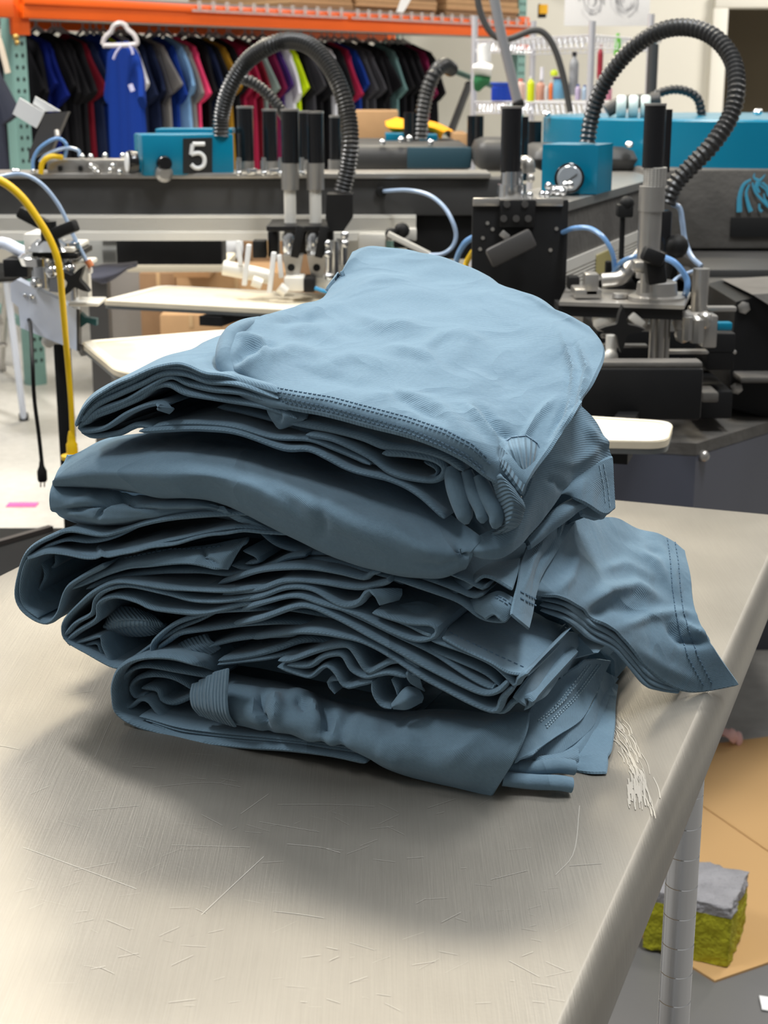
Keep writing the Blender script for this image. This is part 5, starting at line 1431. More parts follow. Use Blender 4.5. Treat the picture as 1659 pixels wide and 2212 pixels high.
mb = MB(); pbox(mb, 1290, 715, 1600, 790, 2.66, .2); pbox(mb, 1530, 720, 1585, 800, 2.5, .1); pbox(mb, 1514, 845, 1580, 905, 2.5, .2); mb.split('frame_block', M_BLACKM, h2)
mb = MB(); pbox(mb, 1518, 848, 1552, 870, 2.42, .06); mb.build('frame_stub', M_DUSTY, h2)
for pts, m_, r in [([(1216, 502, 2.6), (1240, 493, 2.56), (1275, 494, 2.54), (1305, 515, 2.52), (1324, 550, 2.52), (1328, 588, 2.54)], M_BLUETUBE, .0042),
                   ([(1326, 588, 2.54), (1345, 565, 2.5), (1372, 554, 2.48), (1392, 552, 2.48)], M_BLUETUBE, .0042),
                   ([(1425, 553, 2.42), (1458, 568, 2.4), (1482, 600, 2.4), (1484, 625, 2.4), (1478, 640, 2.42)], M_BLUETUBE, .0052),
                   ([(984, 572, 2.7), (990, 550, 2.68), (1005, 525, 2.66), (1024, 512, 2.65)], M_BLUETUBE, .0055), ([(1004, 580, 2.72), (1010, 562, 2.72), (1022, 542, 2.7)], M_YELLOW, .005),
                   ([(1452, 440, 2.56), (1468, 450, 2.56), (1474, 480, 2.56), (1480, 520, 2.56), (1494, 555, 2.54), (1515, 575, 2.52)], M_PALEBLUE, .0046), ([(1450, 612, 2.56), (1470, 596, 2.58), (1508, 582, 2.58)], M_PALEBLUE, .003)]:
    mb = MB(); ptube(mb, pts, r, 36, 8); mb.build('air_tube', m_, h2)

# ---- screen clamp of the head that comes in from the left
YC = 2.65
sc = thing('screen_clamp', P(110, 640, YC), 'pale silver screen clamp arm with black star knob behind the yellow cord', 'clamp')
mb = MB(); mb.prism([P(22, 612, YC), P(36, 604, YC), P(165, 668, YC), P(166, 758, YC), P(44, 708, YC), P(40, 664, YC), P(24, 650, YC)], (0, .03, 0)); br = mb.build('bracket', M_SILBLUE, sc)
mb = MB(); mb.prism([P(166, 668, YC - .001), P(172, 670, YC + .06), P(172, 752, YC + .06), P(166, 758, YC - .001)], (.004, 0, 0)); mb.prism([P(166, 742, YC), P(216, 756, YC + .1), P(170, 762, YC + .04)], (0, .02, -.01)); mb.build('bracket_end', M_DARKGREY, br)
mb = MB(); pbox(mb, 146, 654, 214, 662, YC - .02, .08); pbox(mb, 184, 560, 196, 660, YC + .06, .02); pbox(mb, 50, 505, 108, 548, YC + .02, .1); pbox(mb, 60, 534, 160, 546, YC - .03, .14); pbox(mb, 160, 562, 200, 572, YC, .05); mb.build('clamp_body', M_ALU, sc)
mb = MB(); pbox(mb, 68, 546, 168, 560, YC - .03, .14); pbox(mb, 5, 560, 60, 600, YC + .05, .1); mb.build('clamp_pad', M_BLACKM, sc)
mb = MB(); mb.bar(P(40, 456, YC - .02), P(104, 490, YC - .02), .02, .02, bevel=.004); mb.bar(P(100, 512, YC - .02), P(165, 486, YC - .04), .02, .02, bevel=.004); pcyl(mb, 104, 478, 520, YC - .02, .014); mb.build('lever_handle', M_BLACKR, sc)
mb = MB()
pcyl(mb, 92, 516, 538, YC - .01, .006); pcyl(mb, 108, 514, 536, YC - .02, .012); mb.lathe([(.04, 0), (.03, .012), (.02, .02)], P(108, 540, YC - .01), seg=20); mb.lathe([(.02, 0), (.018, .01), (.008, .014)], P(150, 536, YC), seg=16)
for x, y0, y1, r in ((78, 584, 618, .008), (95, 575, 620, .020), (118, 575, 622, .012), (146, 556, 600, .014), (160, 618, 656, .007)): pcyl(mb, x, y0, y1, YC + .01, r)
mb.lathe([(.035, 0), (.04, .014), (.03, .02)], P(90, 572, YC), seg=24); mb.ball(P(115, 586, YC - .03), .014, 12); mb.ball(P(148, 582, YC - .02), .013, 12); screw(mb, 78, 612, YC - .01, .011); screw(mb, 84, 536, YC - .03, .009); mb.bar(P(122, 590, YC - .03), P(120, 630, YC - .03), .014, .02)
mb.build('clamp_fittings', M_CHROME, sc)
mb = MB(); star(mb, 158, 608, YC - .05, M(40, YC), .026, rot=.62); mb.build('star_knob', M_BLACKR, sc, sharp=50)
mb = MB(); screw(mb, 68, 641, YC - .001, .006); screw(mb, 54, 638, YC - .001, .004); mb.split('bracket_screw', M_CHROME, br)
mb = MB(); mb.prism([P(174, 676, YC + .02), P(184, 686, YC + .02), P(208, 690, YC + .02), P(208, 704, YC + .02), P(188, 698, YC + .02), P(174, 708, YC + .02)], (0, .02, 0)); mb.build('green_clip', mat('dark_green_plastic', (.01, .07, .08), .4), sc)
mb = MB(); a = P(130, 742, YC + .06); mb.box((a.x, a.y + .015, a.z / 2), (M(33, YC), .03, a.z), bevel=.003); mb.build('post', M_BLACKM, sc)
mb = MB(); pbox(mb, 108, 733, 142, 744, YC + .04, .05); screw(mb, 104, 738, YC + .03, .012); mb.build('post_cap', M_ALU, sc)
mb = MB(); ptube(mb, [(-60, 545, YC + .1), (0, 525, YC + .1), (40, 540, YC + .08), (66, 552, YC + .05)], .011, 12); mb.build('blue_grey_rod', M_SILBLUE, sc)
mb = MB(); ptube(mb, [(-30, 392, YC), (10, 380, YC), (50, 377, YC), (90, 398, YC), (128, 445, YC), (160, 512, YC), (188, 566, YC)], .0036, 40); mb.build('air_tube', M_PALEBLUE, sc)
mb = MB(); mb.tube([P(189, 562, YC), P(197, 576, YC)], .006); mb.build('tube_tip', mat('orange_plastic', (.6, .2, .08), .5), sc)
mb = MB(); pbox(mb, 186, 578, 198, 592, YC, .015); mb.build('tube_fitting', M_WHITE, sc)

# cords hanging in front of the clamp
t = thing('extension_cord', P(150, 990, 2.45), 'yellow extension cord hanging from above with its socket end down', 'cord')
mb = MB(); ptube(mb, [(-60, 372, 2.42), (0, 390, 2.42), (45, 424, 2.42), (82, 474, 2.42), (110, 522, 2.42), (127, 572, 2.42), (134, 640, 2.43), (141, 720, 2.44), (148, 800, 2.45), (154, 880, 2.45), (157, 958, 2.45)], .0062, 60, rfn=lambda t: 1.12 - .45 * t); mb.build('cable', M_YELLOW, t)
mb = MB(); p = P(157, 992, 2.45); mb.lathe([(.012, 0), (.019, .001), (.019, .007), (.0095, .010), (.0095, .026), (.007, .03), (.0065, .038), (.004, .048)], p, seg=20); mb.build('socket', M_YELLOW, t)
t = thing('power_cord', P(92, 1045, 2.5), 'thin black power cord with plug dangling beside the black post', 'cord')
mb = MB(); ptube(mb, [(62, 690, 2.655), (66, 705, 2.6), (70, 780, 2.5), (74, 860, 2.5), (84, 940, 2.5), (91, 1006, 2.5)], .0034, 30); mb.build('cable', M_BLACKR, t)
mb = MB(); p = P(92, 1040, 2.5); mb.lathe([(.007, 0), (.0085, .004), (.0085, .018), (.005, .026), (.0035, .036)], p, seg=16); mb.build('plug', M_BLACKR, t)
mb = MB()
for dx in (-4, 4): mb.tube([P(92 + dx, 1040, 2.5), P(92 + dx, 1052, 2.5)], .0013, 6)
mb.split('prong', M_SILVER, t)
# ------------------------------------------------------------------ storage rack with clothes
M_ORANGE = mat('orange_enamel', (0.80, 0.115, 0.006), 0.4, vary=.06)
M_RACKTEAL = mat('pale_teal_enamel', (0.20, 0.36, 0.32), 0.5, vary=.08)
M_CARD = mat('cardboard', (0.42, 0.25, 0.12), 0.85, vary=.10, vscale=20)
M_CARDD = mat('brown_cardboard', (0.26, 0.15, 0.075), 0.85, vary=.12, vscale=20)
M_CLEAR = mat('clear_plastic_strip', (0.85, 0.82, 0.80), 0.25, trans=.7)
RA, RB = P(38, 60, 7.0), P(1128, 60, 9.7)
R_D = Vector((RB.x - RA.x, RB.y - RA.y, 0)).normalized()
R_W = Vector((R_D.y, -R_D.x, 0))
R_L = math.hypot(RB.x - RA.x, RB.y - RA.y)
BZ0, BZ1 = P(60, 40, 7.0).z, P(60, -8, 7.0).z
rack = thing('storage_rack', (RA.x, RA.y, 0), 'pallet rack with orange beam and pale teal perforated posts behind the press', 'rack')
RM = Matrix((R_D, -R_W, Vector((0, 0, 1)))).transposed()
def upright(c, name):
    # a C-shaped post with dark discs for the holes on its front face
    w, d, t = .075, .070, .004
    h = 3.2
    mb = MB()
    o = Vector((c.x, c.y, 0))
    mb.box(o + Vector((0, 0, h / 2)), (w, t, h), RM)
    for s in (-1, 1): mb.box(o + R_D * (w / 2 * s) - R_W * (d / 2) + Vector((0, 0, h / 2)), (t, d, h), RM)
    p = mb.build(name, M_RACKTEAL, rack)
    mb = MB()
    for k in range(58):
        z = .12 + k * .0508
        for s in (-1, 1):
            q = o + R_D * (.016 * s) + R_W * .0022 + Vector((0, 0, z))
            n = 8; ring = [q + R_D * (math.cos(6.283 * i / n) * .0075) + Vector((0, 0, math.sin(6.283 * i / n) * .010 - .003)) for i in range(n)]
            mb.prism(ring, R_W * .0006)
    ho = mb.build('punched_holes', mat('painted_hole_shade', (.012, .02, .018), .9), p); ho['kind'] = 'stuff'  # shade inside the holes, painted as near-black discs
    return p
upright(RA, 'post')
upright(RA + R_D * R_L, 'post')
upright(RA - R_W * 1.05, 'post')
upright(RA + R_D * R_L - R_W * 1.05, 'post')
mb = MB()
for z in (.25, .9, 1.3, 2.2):
    mb.bar(Vector((RA.x, RA.y, z)), Vector((RA.x, RA.y, z + .3)) - R_W * 1.05, .03, .03)
    q = RA + R_D * R_L
    mb.bar(Vector((q.x, q.y, z)), Vector((q.x, q.y, z + .3)) - R_W * 1.05, .03, .03)
mb.split('side_brace', M_RACKTEAL, rack)
def beam(off, name='beam'):
    mb = MB()
    a, b = RA + R_W * off, RA + R_W * off + R_D * R_L
    mb.box((a + b) / 2 + Vector((0, 0, (BZ0 + BZ1) / 2 - (a.z + b.z) / 2)), (R_L, .05, BZ1 - BZ0), RM, .006)
    mb.box((a + b) / 2 + R_W * .012 + Vector((0, 0, BZ1 - .02 - (a.z + b.z) / 2)), (R_L, .05, .03), RM, .004)
    return mb.build(name, M_ORANGE, rack)
bm_ = beam(.03)
beam(-1.07)
mb = MB()
for q in (RA + R_D * .004, RA + R_D * (R_L - .004)):
    mb.box(Vector((q.x, q.y, (BZ0 + BZ1) / 2 - .02)) + R_W * .012, (.094, .022, BZ1 - BZ0 + .10), RM, .003)
cn = mb.split('beam_connector', M_ORANGE, rack)[0]
mb = MB(); mb.ball(P(34, 80, 6.95), .016, 10); mb.ball(P(37, 92, 6.95), .012, 10); mb.build('locking_pin', mat('brass', (.5, .33, .1), .4, .8), cn)
mb = MB(); a = RA - R_D * .8; mb.box(Vector((a.x, a.y, (BZ0 + BZ1) / 2)) + R_W * .03, (1.5, .05, BZ1 - BZ0), RM, .006); mb.build('neighbouring_beam', M_ORANGE, rack)
mb = MB(); c = RA + R_D * (R_L / 2) - R_W * .52; mb.box(Vector((c.x, c.y, BZ1 + .006)), (R_L - .1, 1.1, .012), RM); mb.build('deck', mat('grey_wire_deck', (.3, .3, .3), .5, .6), rack)
# clear strips with notches along the beam
for s0, s1 in ((.26, .555), (.565, .995)):
    mb = MB()
    a, b = RA + R_D * (R_L * s0) + R_W * .075, RA + R_D * (R_L * s1) + R_W * .075
    mb.bar(Vector((a.x, a.y, BZ1 - .028)), Vector((b.x, b.y, BZ1 - .028)), .003, .012)
    n = int((b - a).length / .085)
    for k in range(n):
        q = a + (b - a) * ((k + .5) / n)
        ring = [Vector((q.x, q.y, 0)) + R_D * dx + Vector((0, 0, BZ1 + dz)) for dx, dz in ((-.012, .02), (-.012, -.018), (0, -.026), (.012, -.018), (.012, .02))]
        mb.prism(ring, R_W * .003)
    mb.build('clear_hook_strip', M_CLEAR, rack)
# clothes rail
rz = BZ0 + .012
mb = MB(); mb.tube([Vector((RA.x, RA.y, rz)) - R_W * .12 + R_D * .05, Vector((RA.x, RA.y, rz)) - R_W * .12 + R_D * (R_L - .05)], .016, 12); mb.build('clothes_rail', M_SILVER, rack)

# ---- bundles of flat cartons on the rack
def bundle(s0, s1, h, label, n=9):
    q = RA + R_D * (R_L * (s0 + s1) / 2) - R_W * .40
    t = thing('carton_bundle', (q.x, q.y, BZ1 + .012), label, 'cardboard', 'cartons on the rack')
    rg = random.Random(int(s0 * 100))
    for k in range(n):
        mb = MB(); mb.box(Vector((q.x, q.y, BZ1 + .012 + h * (k + .5) / n)) + R_W * rg.uniform(-.01, .012), (R_L * (s1 - s0) * rg.uniform(.97, 1.0), .82, h / n * .92), RM, .001)
        mb.build('flat_carton', M_CARD if k % 3 else M_CARDD, t)
bundle(.46, .585, .20, 'leftmost bundle of flat brown cartons lying on the orange rack beam')
bundle(.59, .775, .22, 'middle bundle of flat brown cartons on the orange rack beam')
bundle(.80, .985, .30, 'rightmost tall bundle of flat brown cartons beside the far teal post')
t = thing('paper_sheet', P(872, 10, 8.6), 'white folded paper sticking out between the carton bundles', 'paper')
mb = MB(); mb.prism([P(868, -8, 8.3), P(892, -8, 8.3), P(872, 26, 8.3), P(856, 26, 8.3)], (0, .01, 0)); mb.build('sheet', M_WHITE, t)

# ---- garments
HEX = {'black': (.010, .010, .012), 'navy': (.010, .016, .045), 'royal': (.008, .035, .23), 'deepblue': (.004, .012, .13), 'neon': (.55, .74, .01), 'purple': (.05, .02, .13), 'white': (.75, .76, .82), 'grey': (.22, .215, .21), 'darkgrey': (.05, .05, .058),
       'sky': (.22, .42, .70), 'pink': (.80, .06, .17), 'crimson': (.30, .015, .05), 'darkred': (.12, .006, .014), 'sage': (.20, .26, .24), 'mustard': (.30, .16, .015), 'orange': (.80, .20, .01), 'maroon': (.14, .01, .045), 'teal grey': (.11, .20, .20)}
NICE = {'royal': 'royal blue', 'deepblue': 'dark blue', 'neon': 'neon yellow', 'darkgrey': 'dark grey', 'sky': 'sky blue', 'pink': 'hot pink', 'darkred': 'dark red', 'sage': 'sage grey'}
M_HANGER = mat('clear_white_hanger', (.50, .47, .48), .3)
ORD = ['first', 'second', 'third', 'fourth', 'fifth', 'sixth', 'seventh', 'eighth', 'ninth', 'tenth', 'eleventh', 'twelfth', 'thirteenth', 'fourteenth', 'fifteenth', 'sixteenth', 'seventeenth', 'eighteenth', 'nineteenth', 'twentieth']
TENS = {2: 'twenty', 3: 'thirty', 4: 'forty', 5: 'fifty', 6: 'sixty'}
def ordinal(n):
    if n <= 20: return ORD[n - 1]
    if n % 10 == 0: return TENS[n // 10][:-1] + 'ieth'
    return TENS[n // 10] + '-' + ORD[n % 10 - 1]
def garment_mesh(mb, o, W, N, rg, size=1.0, thick=.018, length=.72):
    """a t-shirt hanging from o; W across the shoulders, N its thickness"""
    ph, ph2 = rg.uniform(0, 6), rg.uniform(0, 6)
    def wave(w, h): return (.012 * math.sin(w * 24 + ph) + .010 * math.sin(w * 41 + ph2)) * min(1, (-h) * 2.2)
    def sheet(rows):
        nv, nu = len(rows), len(rows[0])
        fr, bk, fc = [], [], []
        for row in rows:
            for w, h, tk in row:
                p = o + W * (w * size) + Vector((0, 0, h * size)) + N * wave(w, h)
                fr.append(p - N * (thick * tk)); bk.append(p + N * (thick * tk))
        n = nu * nv
        for j in range(nv - 1):
            for i in range(nu - 1):
                a = j * nu + i
                fc.append((a, a + 1, a + 1 + nu, a + nu)); fc.append((n + a, n + a + nu, n + a + 1 + nu, n + a + 1))
        loop = [i for i in range(nu)] + [j * nu + nu - 1 for j in range(1, nv)] + [(nv - 1) * nu + i for i in range(nu - 2, -1, -1)] + [j * nu for j in range(nv - 2, 0, -1)]
        for a, b in zip(loop, loop[1:] + loop[:1]): fc.append((a, b, n + b, n + a))
        mb.add(fr + bk, fc)
    rows = []
    for h, hw in ((-.055, .07), (-.075, .12), (-.10, .19), (-.14, .225), (-.22, .235), (-.34, .235), (-.48, .24), (-.62, .245), (-length, .25)):
        rows.append([(hw * (2 * i / 16 - 1), h - (.03 * (1 - abs(2 * i / 16 - 1) ** 2) if h > -.08 else 0), (.45 if i in (0, 16) else 1.0)) for i in range(17)])
    sheet(rows)
    for s in (-1, 1):
        dr = rg.uniform(-.03, .03)
        sl = []
        for k in range(6):
            t = k / 5
            a = (s * (.20 + .11 * t), -.105 - .21 * t + dr * t); b = (s * (.215 + .02 * t), -.20 - .17 * t + dr * t)
            sl.append([(a[0] + (b[0] - a[0]) * i / 4, a[1] + (b[1] - a[1]) * i / 4, (.5 if i in (0, 4) else .95)) for i in range(5)])
        sheet(sl)
def hanger_mesh(mb, o, W, N):
    pts = [o + W * w + Vector((0, 0, h)) for w, h in ((-.19, -.115), (-.10, -.075), (-.03, -.045), (0, -.03), (.03, -.045), (.10, -.075), (.19, -.115))]
    mb.tube(smooth_path(pts, 18), .007, 6)
    mb.tube([o + W * -.19 + Vector((0, 0, -.115)), o + W * .19 + Vector((0, 0, -.115))], .005, 6)
    mb.tube(smooth_path([o + W * w + Vector((0, 0, h)) for w, h in ((0, -.03), (0, .0), (.018, .02), (.0, .04), (-.02, .02))], 12), .0035, 6)
seq = ['black', 'black', 'deepblue', 'deepblue', 'black', 'black', 'black', 'black', 'darkred', 'navy', 'royal', 'royal', 'neon', 'purple', 'white', 'navy', 'navy', 'darkgrey', 'grey', 'royal', 'sky', 'grey', 'pink', 'black', 'navy', 'black', 'mustard', 'black', 'crimson',
       'crimson', 'darkred', 'sage', 'maroon', 'purple', 'white', 'neon', 'black', 'darkgrey', 'black', 'black', 'white', 'black', 'crimson', 'royal', 'darkgrey', 'darkgrey', 'black', 'black', 'teal grey', 'black', 'black', 'black', 'maroon', 'black']
rg = random.Random(11)
ng = len(seq)
GROUP_G = 'shirts hanging under the orange beam'
for i, cname in enumerate(seq):
    px = 72 + (960 - 72) * (i + .5) / ng
    r = ray(px, 150)
    q = Vector((RA.x, RA.y, 0)) - R_W * .10
    # where the pixel column crosses the rail
    A_ = R_D.x * r.y - R_D.y * r.x
    s = (-(q.x - CAM.x) * r.y + (q.y - CAM.y) * r.x) / A_
    o = q + R_D * s; o.z = rz
    ang = rg.uniform(-.16, .22)
    W = (Matrix.Rotation(ang, 3, 'Z') @ R_W); N = Vector((-W.y, W.x, 0))
    o = o - W * .27            # its near sleeve is what shows in the row
    nm = NICE.get(cname, cname)
    t = thing('hanging_shirt', o, '%s t-shirt, %s garment along the rail from the nearer teal post' % (nm, ordinal(i + 1)), 'shirt', GROUP_G)
    o = o + W * .27 - W * .27
    mb = MB(); garment_mesh(mb, o, W, N, rg, length=rg.uniform(.70, .80)); mb.build('body', mat('cotton_' + cname.replace(' ', '_'), HEX[cname], .9, spec=.1), t)
    mb = MB(); hanger_mesh(mb, o, W, N); mb.build('hanger', M_HANGER, t)
# the blue shirt turned to face the press, on its white hanger
o = P(262, 48, 6.86)
t = thing('hanging_shirt', o, 'royal blue t-shirt turned to face forward, white hanger showing at its neck', 'shirt', GROUP_G)
Wf, Nf = Vector((.44, -.90, 0)).normalized(), Vector((.90, .44, 0)).normalized()
mb = MB(); garment_mesh(mb, o + Vector((0, 0, -.03)), Wf, Nf, rg, .92, length=.82); mb.build('body', mat('cotton_royal', HEX['royal'], .9), t)
mb = MB()
hp = [(222, 96), (226, 82), (240, 68), (246, 56), (258, 50), (270, 54), (276, 64), (290, 76), (296, 92), (288, 96), (255, 98), (222, 98)]
mb.tube(smooth_path([P(x, y, 6.62) for x, y in hp], 50), .010, 8); mb.build('hanger', M_HANGER, t)
mb = MB()
for pts in ([(262, 100), (252, 112), (245, 128)], [(279, 98), (285, 108), (287, 118)], [(281, 182), (284, 190), (287, 197)]): mb.tube(smooth_path([P(x, y, 6.60) for x, y in pts], 8), .010, 6, flat=.5)
mb.build('pale_print', mat('pale_lilac_print', (.5, .5, .7), .8), t)
# dark coat at the far left edge
o = P(-112, 70, 6.4)
t = thing('hanging_jacket', o, 'dark navy jacket with cream collar edge hanging outside the teal post', 'jacket')
mb = MB(); garment_mesh(mb, o, Vector((.98, -.2, 0)).normalized(), Vector((.2, .98, 0)).normalized(), rg, .92, .03, .74); mb.build('body', mat('navy_cloth', (.016, .02, .038), .8), t)
mb = MB(); ptube(mb, [(-6, 75, 6.25), (2, 100, 6.25), (10, 130, 6.25), (17, 158, 6.25)], .012, 12, 8); mb.build('collar_edge', mat('cream_cloth', (.6, .52, .42), .9), t)

# ---- cartons and clutter under the rack
def carton(name, x0, y0, x1, y1, y, dep, m, label, cat='box', grp='cartons under the rack', rot=0.0, seam=True):
    a, b = P(x0, y0, y), P(x1, y1, y)
    t = thing(name, ((a.x + b.x) / 2, y + dep / 2, b.z), label, cat, grp)
    mb = MB(); pbox(mb, x0, y0, x1, y1, y, dep, .004); mb.build('box_body', m, t)
    if seam:
        mb = MB(); xm = (x0 + x1) / 2; pbox(mb, xm - 5, y0 - .5, xm + 5, y0 + (y1 - y0) * .3, y - .002, .004, .0005); mb.build('tape', mat('packing_tape', (.50, .33, .17), .35), t)
    return t
carton('cardboard_box', 372, 530, 452, 600, 6.0, .3, M_CARD, 'tan cardboard box in shadow under the slanted black beam, nearest the screen clamp')
carton('cardboard_box', 380, 588, 640, 705, 6.3, .4, M_CARD, 'wide tan cardboard box under the far rack, above the rear platen')
carton('cardboard_box', 452, 520, 700, 640, 6.9, .4, M_CARDD, 'large dark brown cardboard box behind the print carriage')
carton('cardboard_box', 300, 590, 384, 730, 6.5, .4, M_CARDD, 'narrow dark brown cardboard box standing left of the wide tan box')
carton('cardboard_box', 345, 680, 480, 770, 5.6, .4, M_CARD, 'low tan cardboard box on the floor between the two left platens')
carton('cardboard_box', 760, 240, 860, 300, 6.6, .5, M_CARD, 'tan cardboard box under the hanging shirts, right of the big hose', seam=False)
carton('cardboard_box', 980, 288, 1010, 320, 6.6, .4, M_CARD, 'tan cardboard box beside the yellow orange cloth', seam=False)
t = thing('grey_cabinet', P(260, 690, 6.8), 'plain grey cabinet panel low behind the left platens', 'cabinet')
mb = MB(); pbox(mb, 205, 580, 335, 792, 6.8, .4, .004); mb.build('cabinet_body', mat('warm_grey_panel', (.23, .21, .19), .7), t)
mb = MB(); pbox(mb, 310, 600, 320, 640, 6.79, .02); mb.build('handle', M_DARKGREY, t)
t = thing('chiller_unit', P(220, 545, 4.6), 'small grey machine housing with slotted vents below the aluminium rail', 'machine')
mb = MB(); pbox(mb, 168, 505, 256, 574, 4.6, .25, .006); vb = mb.build('housing', mat('light_grey_enamel', (.36, .36, .34), .5), t)
mb = MB()
for k in range(9): pbox(mb, 222 + 3.4 * k, 540, 223.6 + 3.4 * k, 568, 4.594, .01, .0005)
for k in range(9): pbox(mb, 222 + 3.4 * k, 515, 223.6 + 3.4 * k, 530, 4.594, .01, .0005)
mb.build('vent_slots', M_DARKGREY, vb)
mb = MB(); a = P(212, 574, 4.72); mb.box((a.x, a.y, a.z / 2), (.06, .06, a.z)); mb.build('pedestal', M_DARKGREY, t)
def rag(name, pts_rows, label, m, cat='cloth', rough=.012, y0=None, grp=None):
    rows = [[tuple(P(*q)) for q in r] for r in pts_rows]
    nu, nv = 26, 18
    g = []
    for j in range(nv):
        cols = [spline_at([r[c] for r in rows], j / (nv - 1)) for c in range(len(rows[0]))]
        for i in range(nu):
            p = Vector(spline_at(cols, i / (nu - 1)))
            p += Vector((noise.noise(p * 14), -abs(noise.noise(p * 17 + Vector((3, 1, 2)))), noise.noise(p * 12 + Vector((7, 5, 1))))) * rough
            g.append(p)
    n = nu * nv
    f = []
    for j in range(nv - 1):
        for i in range(nu - 1):
            a = j * nu + i
            f.append((a, a + 1, a + 1 + nu, a + nu)); f.append((n + a, n + a + nu, n + a + 1 + nu, n + a + 1))
    loop = list(range(nu)) + [j * nu + nu - 1 for j in range(1, nv)] + [(nv - 1) * nu + i for i in range(nu - 2, -1, -1)] + [j * nu for j in range(nv - 2, 0, -1)]
    for a, b in zip(loop, loop[1:] + loop[:1]): f.append((a, b, n + b, n + a))
    mb = MB(); mb.add(g + [p + Vector((0, .012, -.003)) for p in g], f)
    o = mb.build(name, m); tag(o, label, cat, grp); return o
rag('folded_cloth', [[(450, 510, 7.0), (485, 508, 7.0), (522, 510, 7.0)], [(446, 522, 6.86), (488, 520, 6.86), (526, 522, 6.86)], [(450, 560, 6.84), (490, 562, 6.84), (522, 556, 6.84)]], 'bundle of white and grey cloth under the aluminium rail', mat('pale_grey_cloth', (.5, .52, .54), .9))
rag('grey_glove', [[(196, 578, 3.6), (230, 572, 3.6), (262, 568, 3.6), (290, 565, 3.6)], [(192, 595, 3.5), (228, 592, 3.5), (262, 586, 3.5), (286, 574, 3.5)], [(206, 606, 3.5), (224, 612, 3.5), (250, 600, 3.5), (280, 580, 3.5)]], 'crumpled dark grey cloth hanging beside the star knob', mat('grey_cloth', (.10, .10, .13), .9))
rag('yellow_cloth', [[(832, 262, 5.1), (870, 256, 5.2), (930, 262, 5.2), (978, 282, 5.2)], [(836, 275, 5.0), (872, 274, 5.0), (930, 272, 5.0), (965, 284, 5.0)], [(848, 287, 5.0), (880, 286, 5.0), (930, 284, 5.0), (952, 300, 5.0)]], 'bright orange yellow cloth draped by the far control boxes', mat('amber_cloth', (.85, .36, .0), .9), rough=.01)
t = thing('tall_stool', P(20, 900, 5.6), 'grey metal stool with splayed legs at the far left of the floor', 'stool')
fl = [G(52, 908, 0), G(-70, 905, 0), G(4, 800, 0), G(-80, 860, 0)]
top = P(-20, 600, 5.9)
for q, k in zip(fl, range(4)):
    mb = MB(); mb.tube([top + Vector((.06 * (1 if k in (0, 2) else -1), 0, 0)), q], .014, 10); o = mb.build('leg', M_SILBLUE if k == 0 else M_SILVER, t)
    mb = MB(); mb.lathe([(.02, 0), (.02, .03), (.012, .035)], q, seg=12); mb.build('foot', M_BLACKR, o)
mb = MB(); mb.tube([top.lerp(fl[0], .45) , top.lerp(fl[1], .45)], .010); mb.tube([top.lerp(fl[0], .3), top.lerp(fl[2], .3)], .010); mb.build('footrest', M_SILVER, t)
mb = MB(); mb.lathe([(.17, 0), (.18, .015), (.17, .04)], top, seg=28); mb.build('seat', M_BLACKR, t)
# dark low cart beside the work table
t = thing('black_cart', G(30, 1140, .62), 'low black cart standing beside the steel table', 'cart')
z = .62
q = [G(-260, 1140, z), G(250, 1141, z), G(330, 1290, z), G(-200, 1290, z)]
mb = MB(); mb.prism(q, (0, 0, -.03)); mb.build('cart_top', mat('black_laminate', (.006, .006, .006), .6, spec=.15), t)
mb = MB()
for p in q: mb.box((p.x + (.03 if p.x < -.4 else -.03), p.y, (z - .03) / 2), (.03, .03, z - .03))
mb.build('cart_frame', M_BLACKM, t)
mb = MB(); a, b = G(-120, 1206, z + .004), G(110, 1140, z + .004); mb.bar(a, b, .012, .008); mb.build('edge_strip', mat('brown_strip', (.05, .04, .035), .6), t)
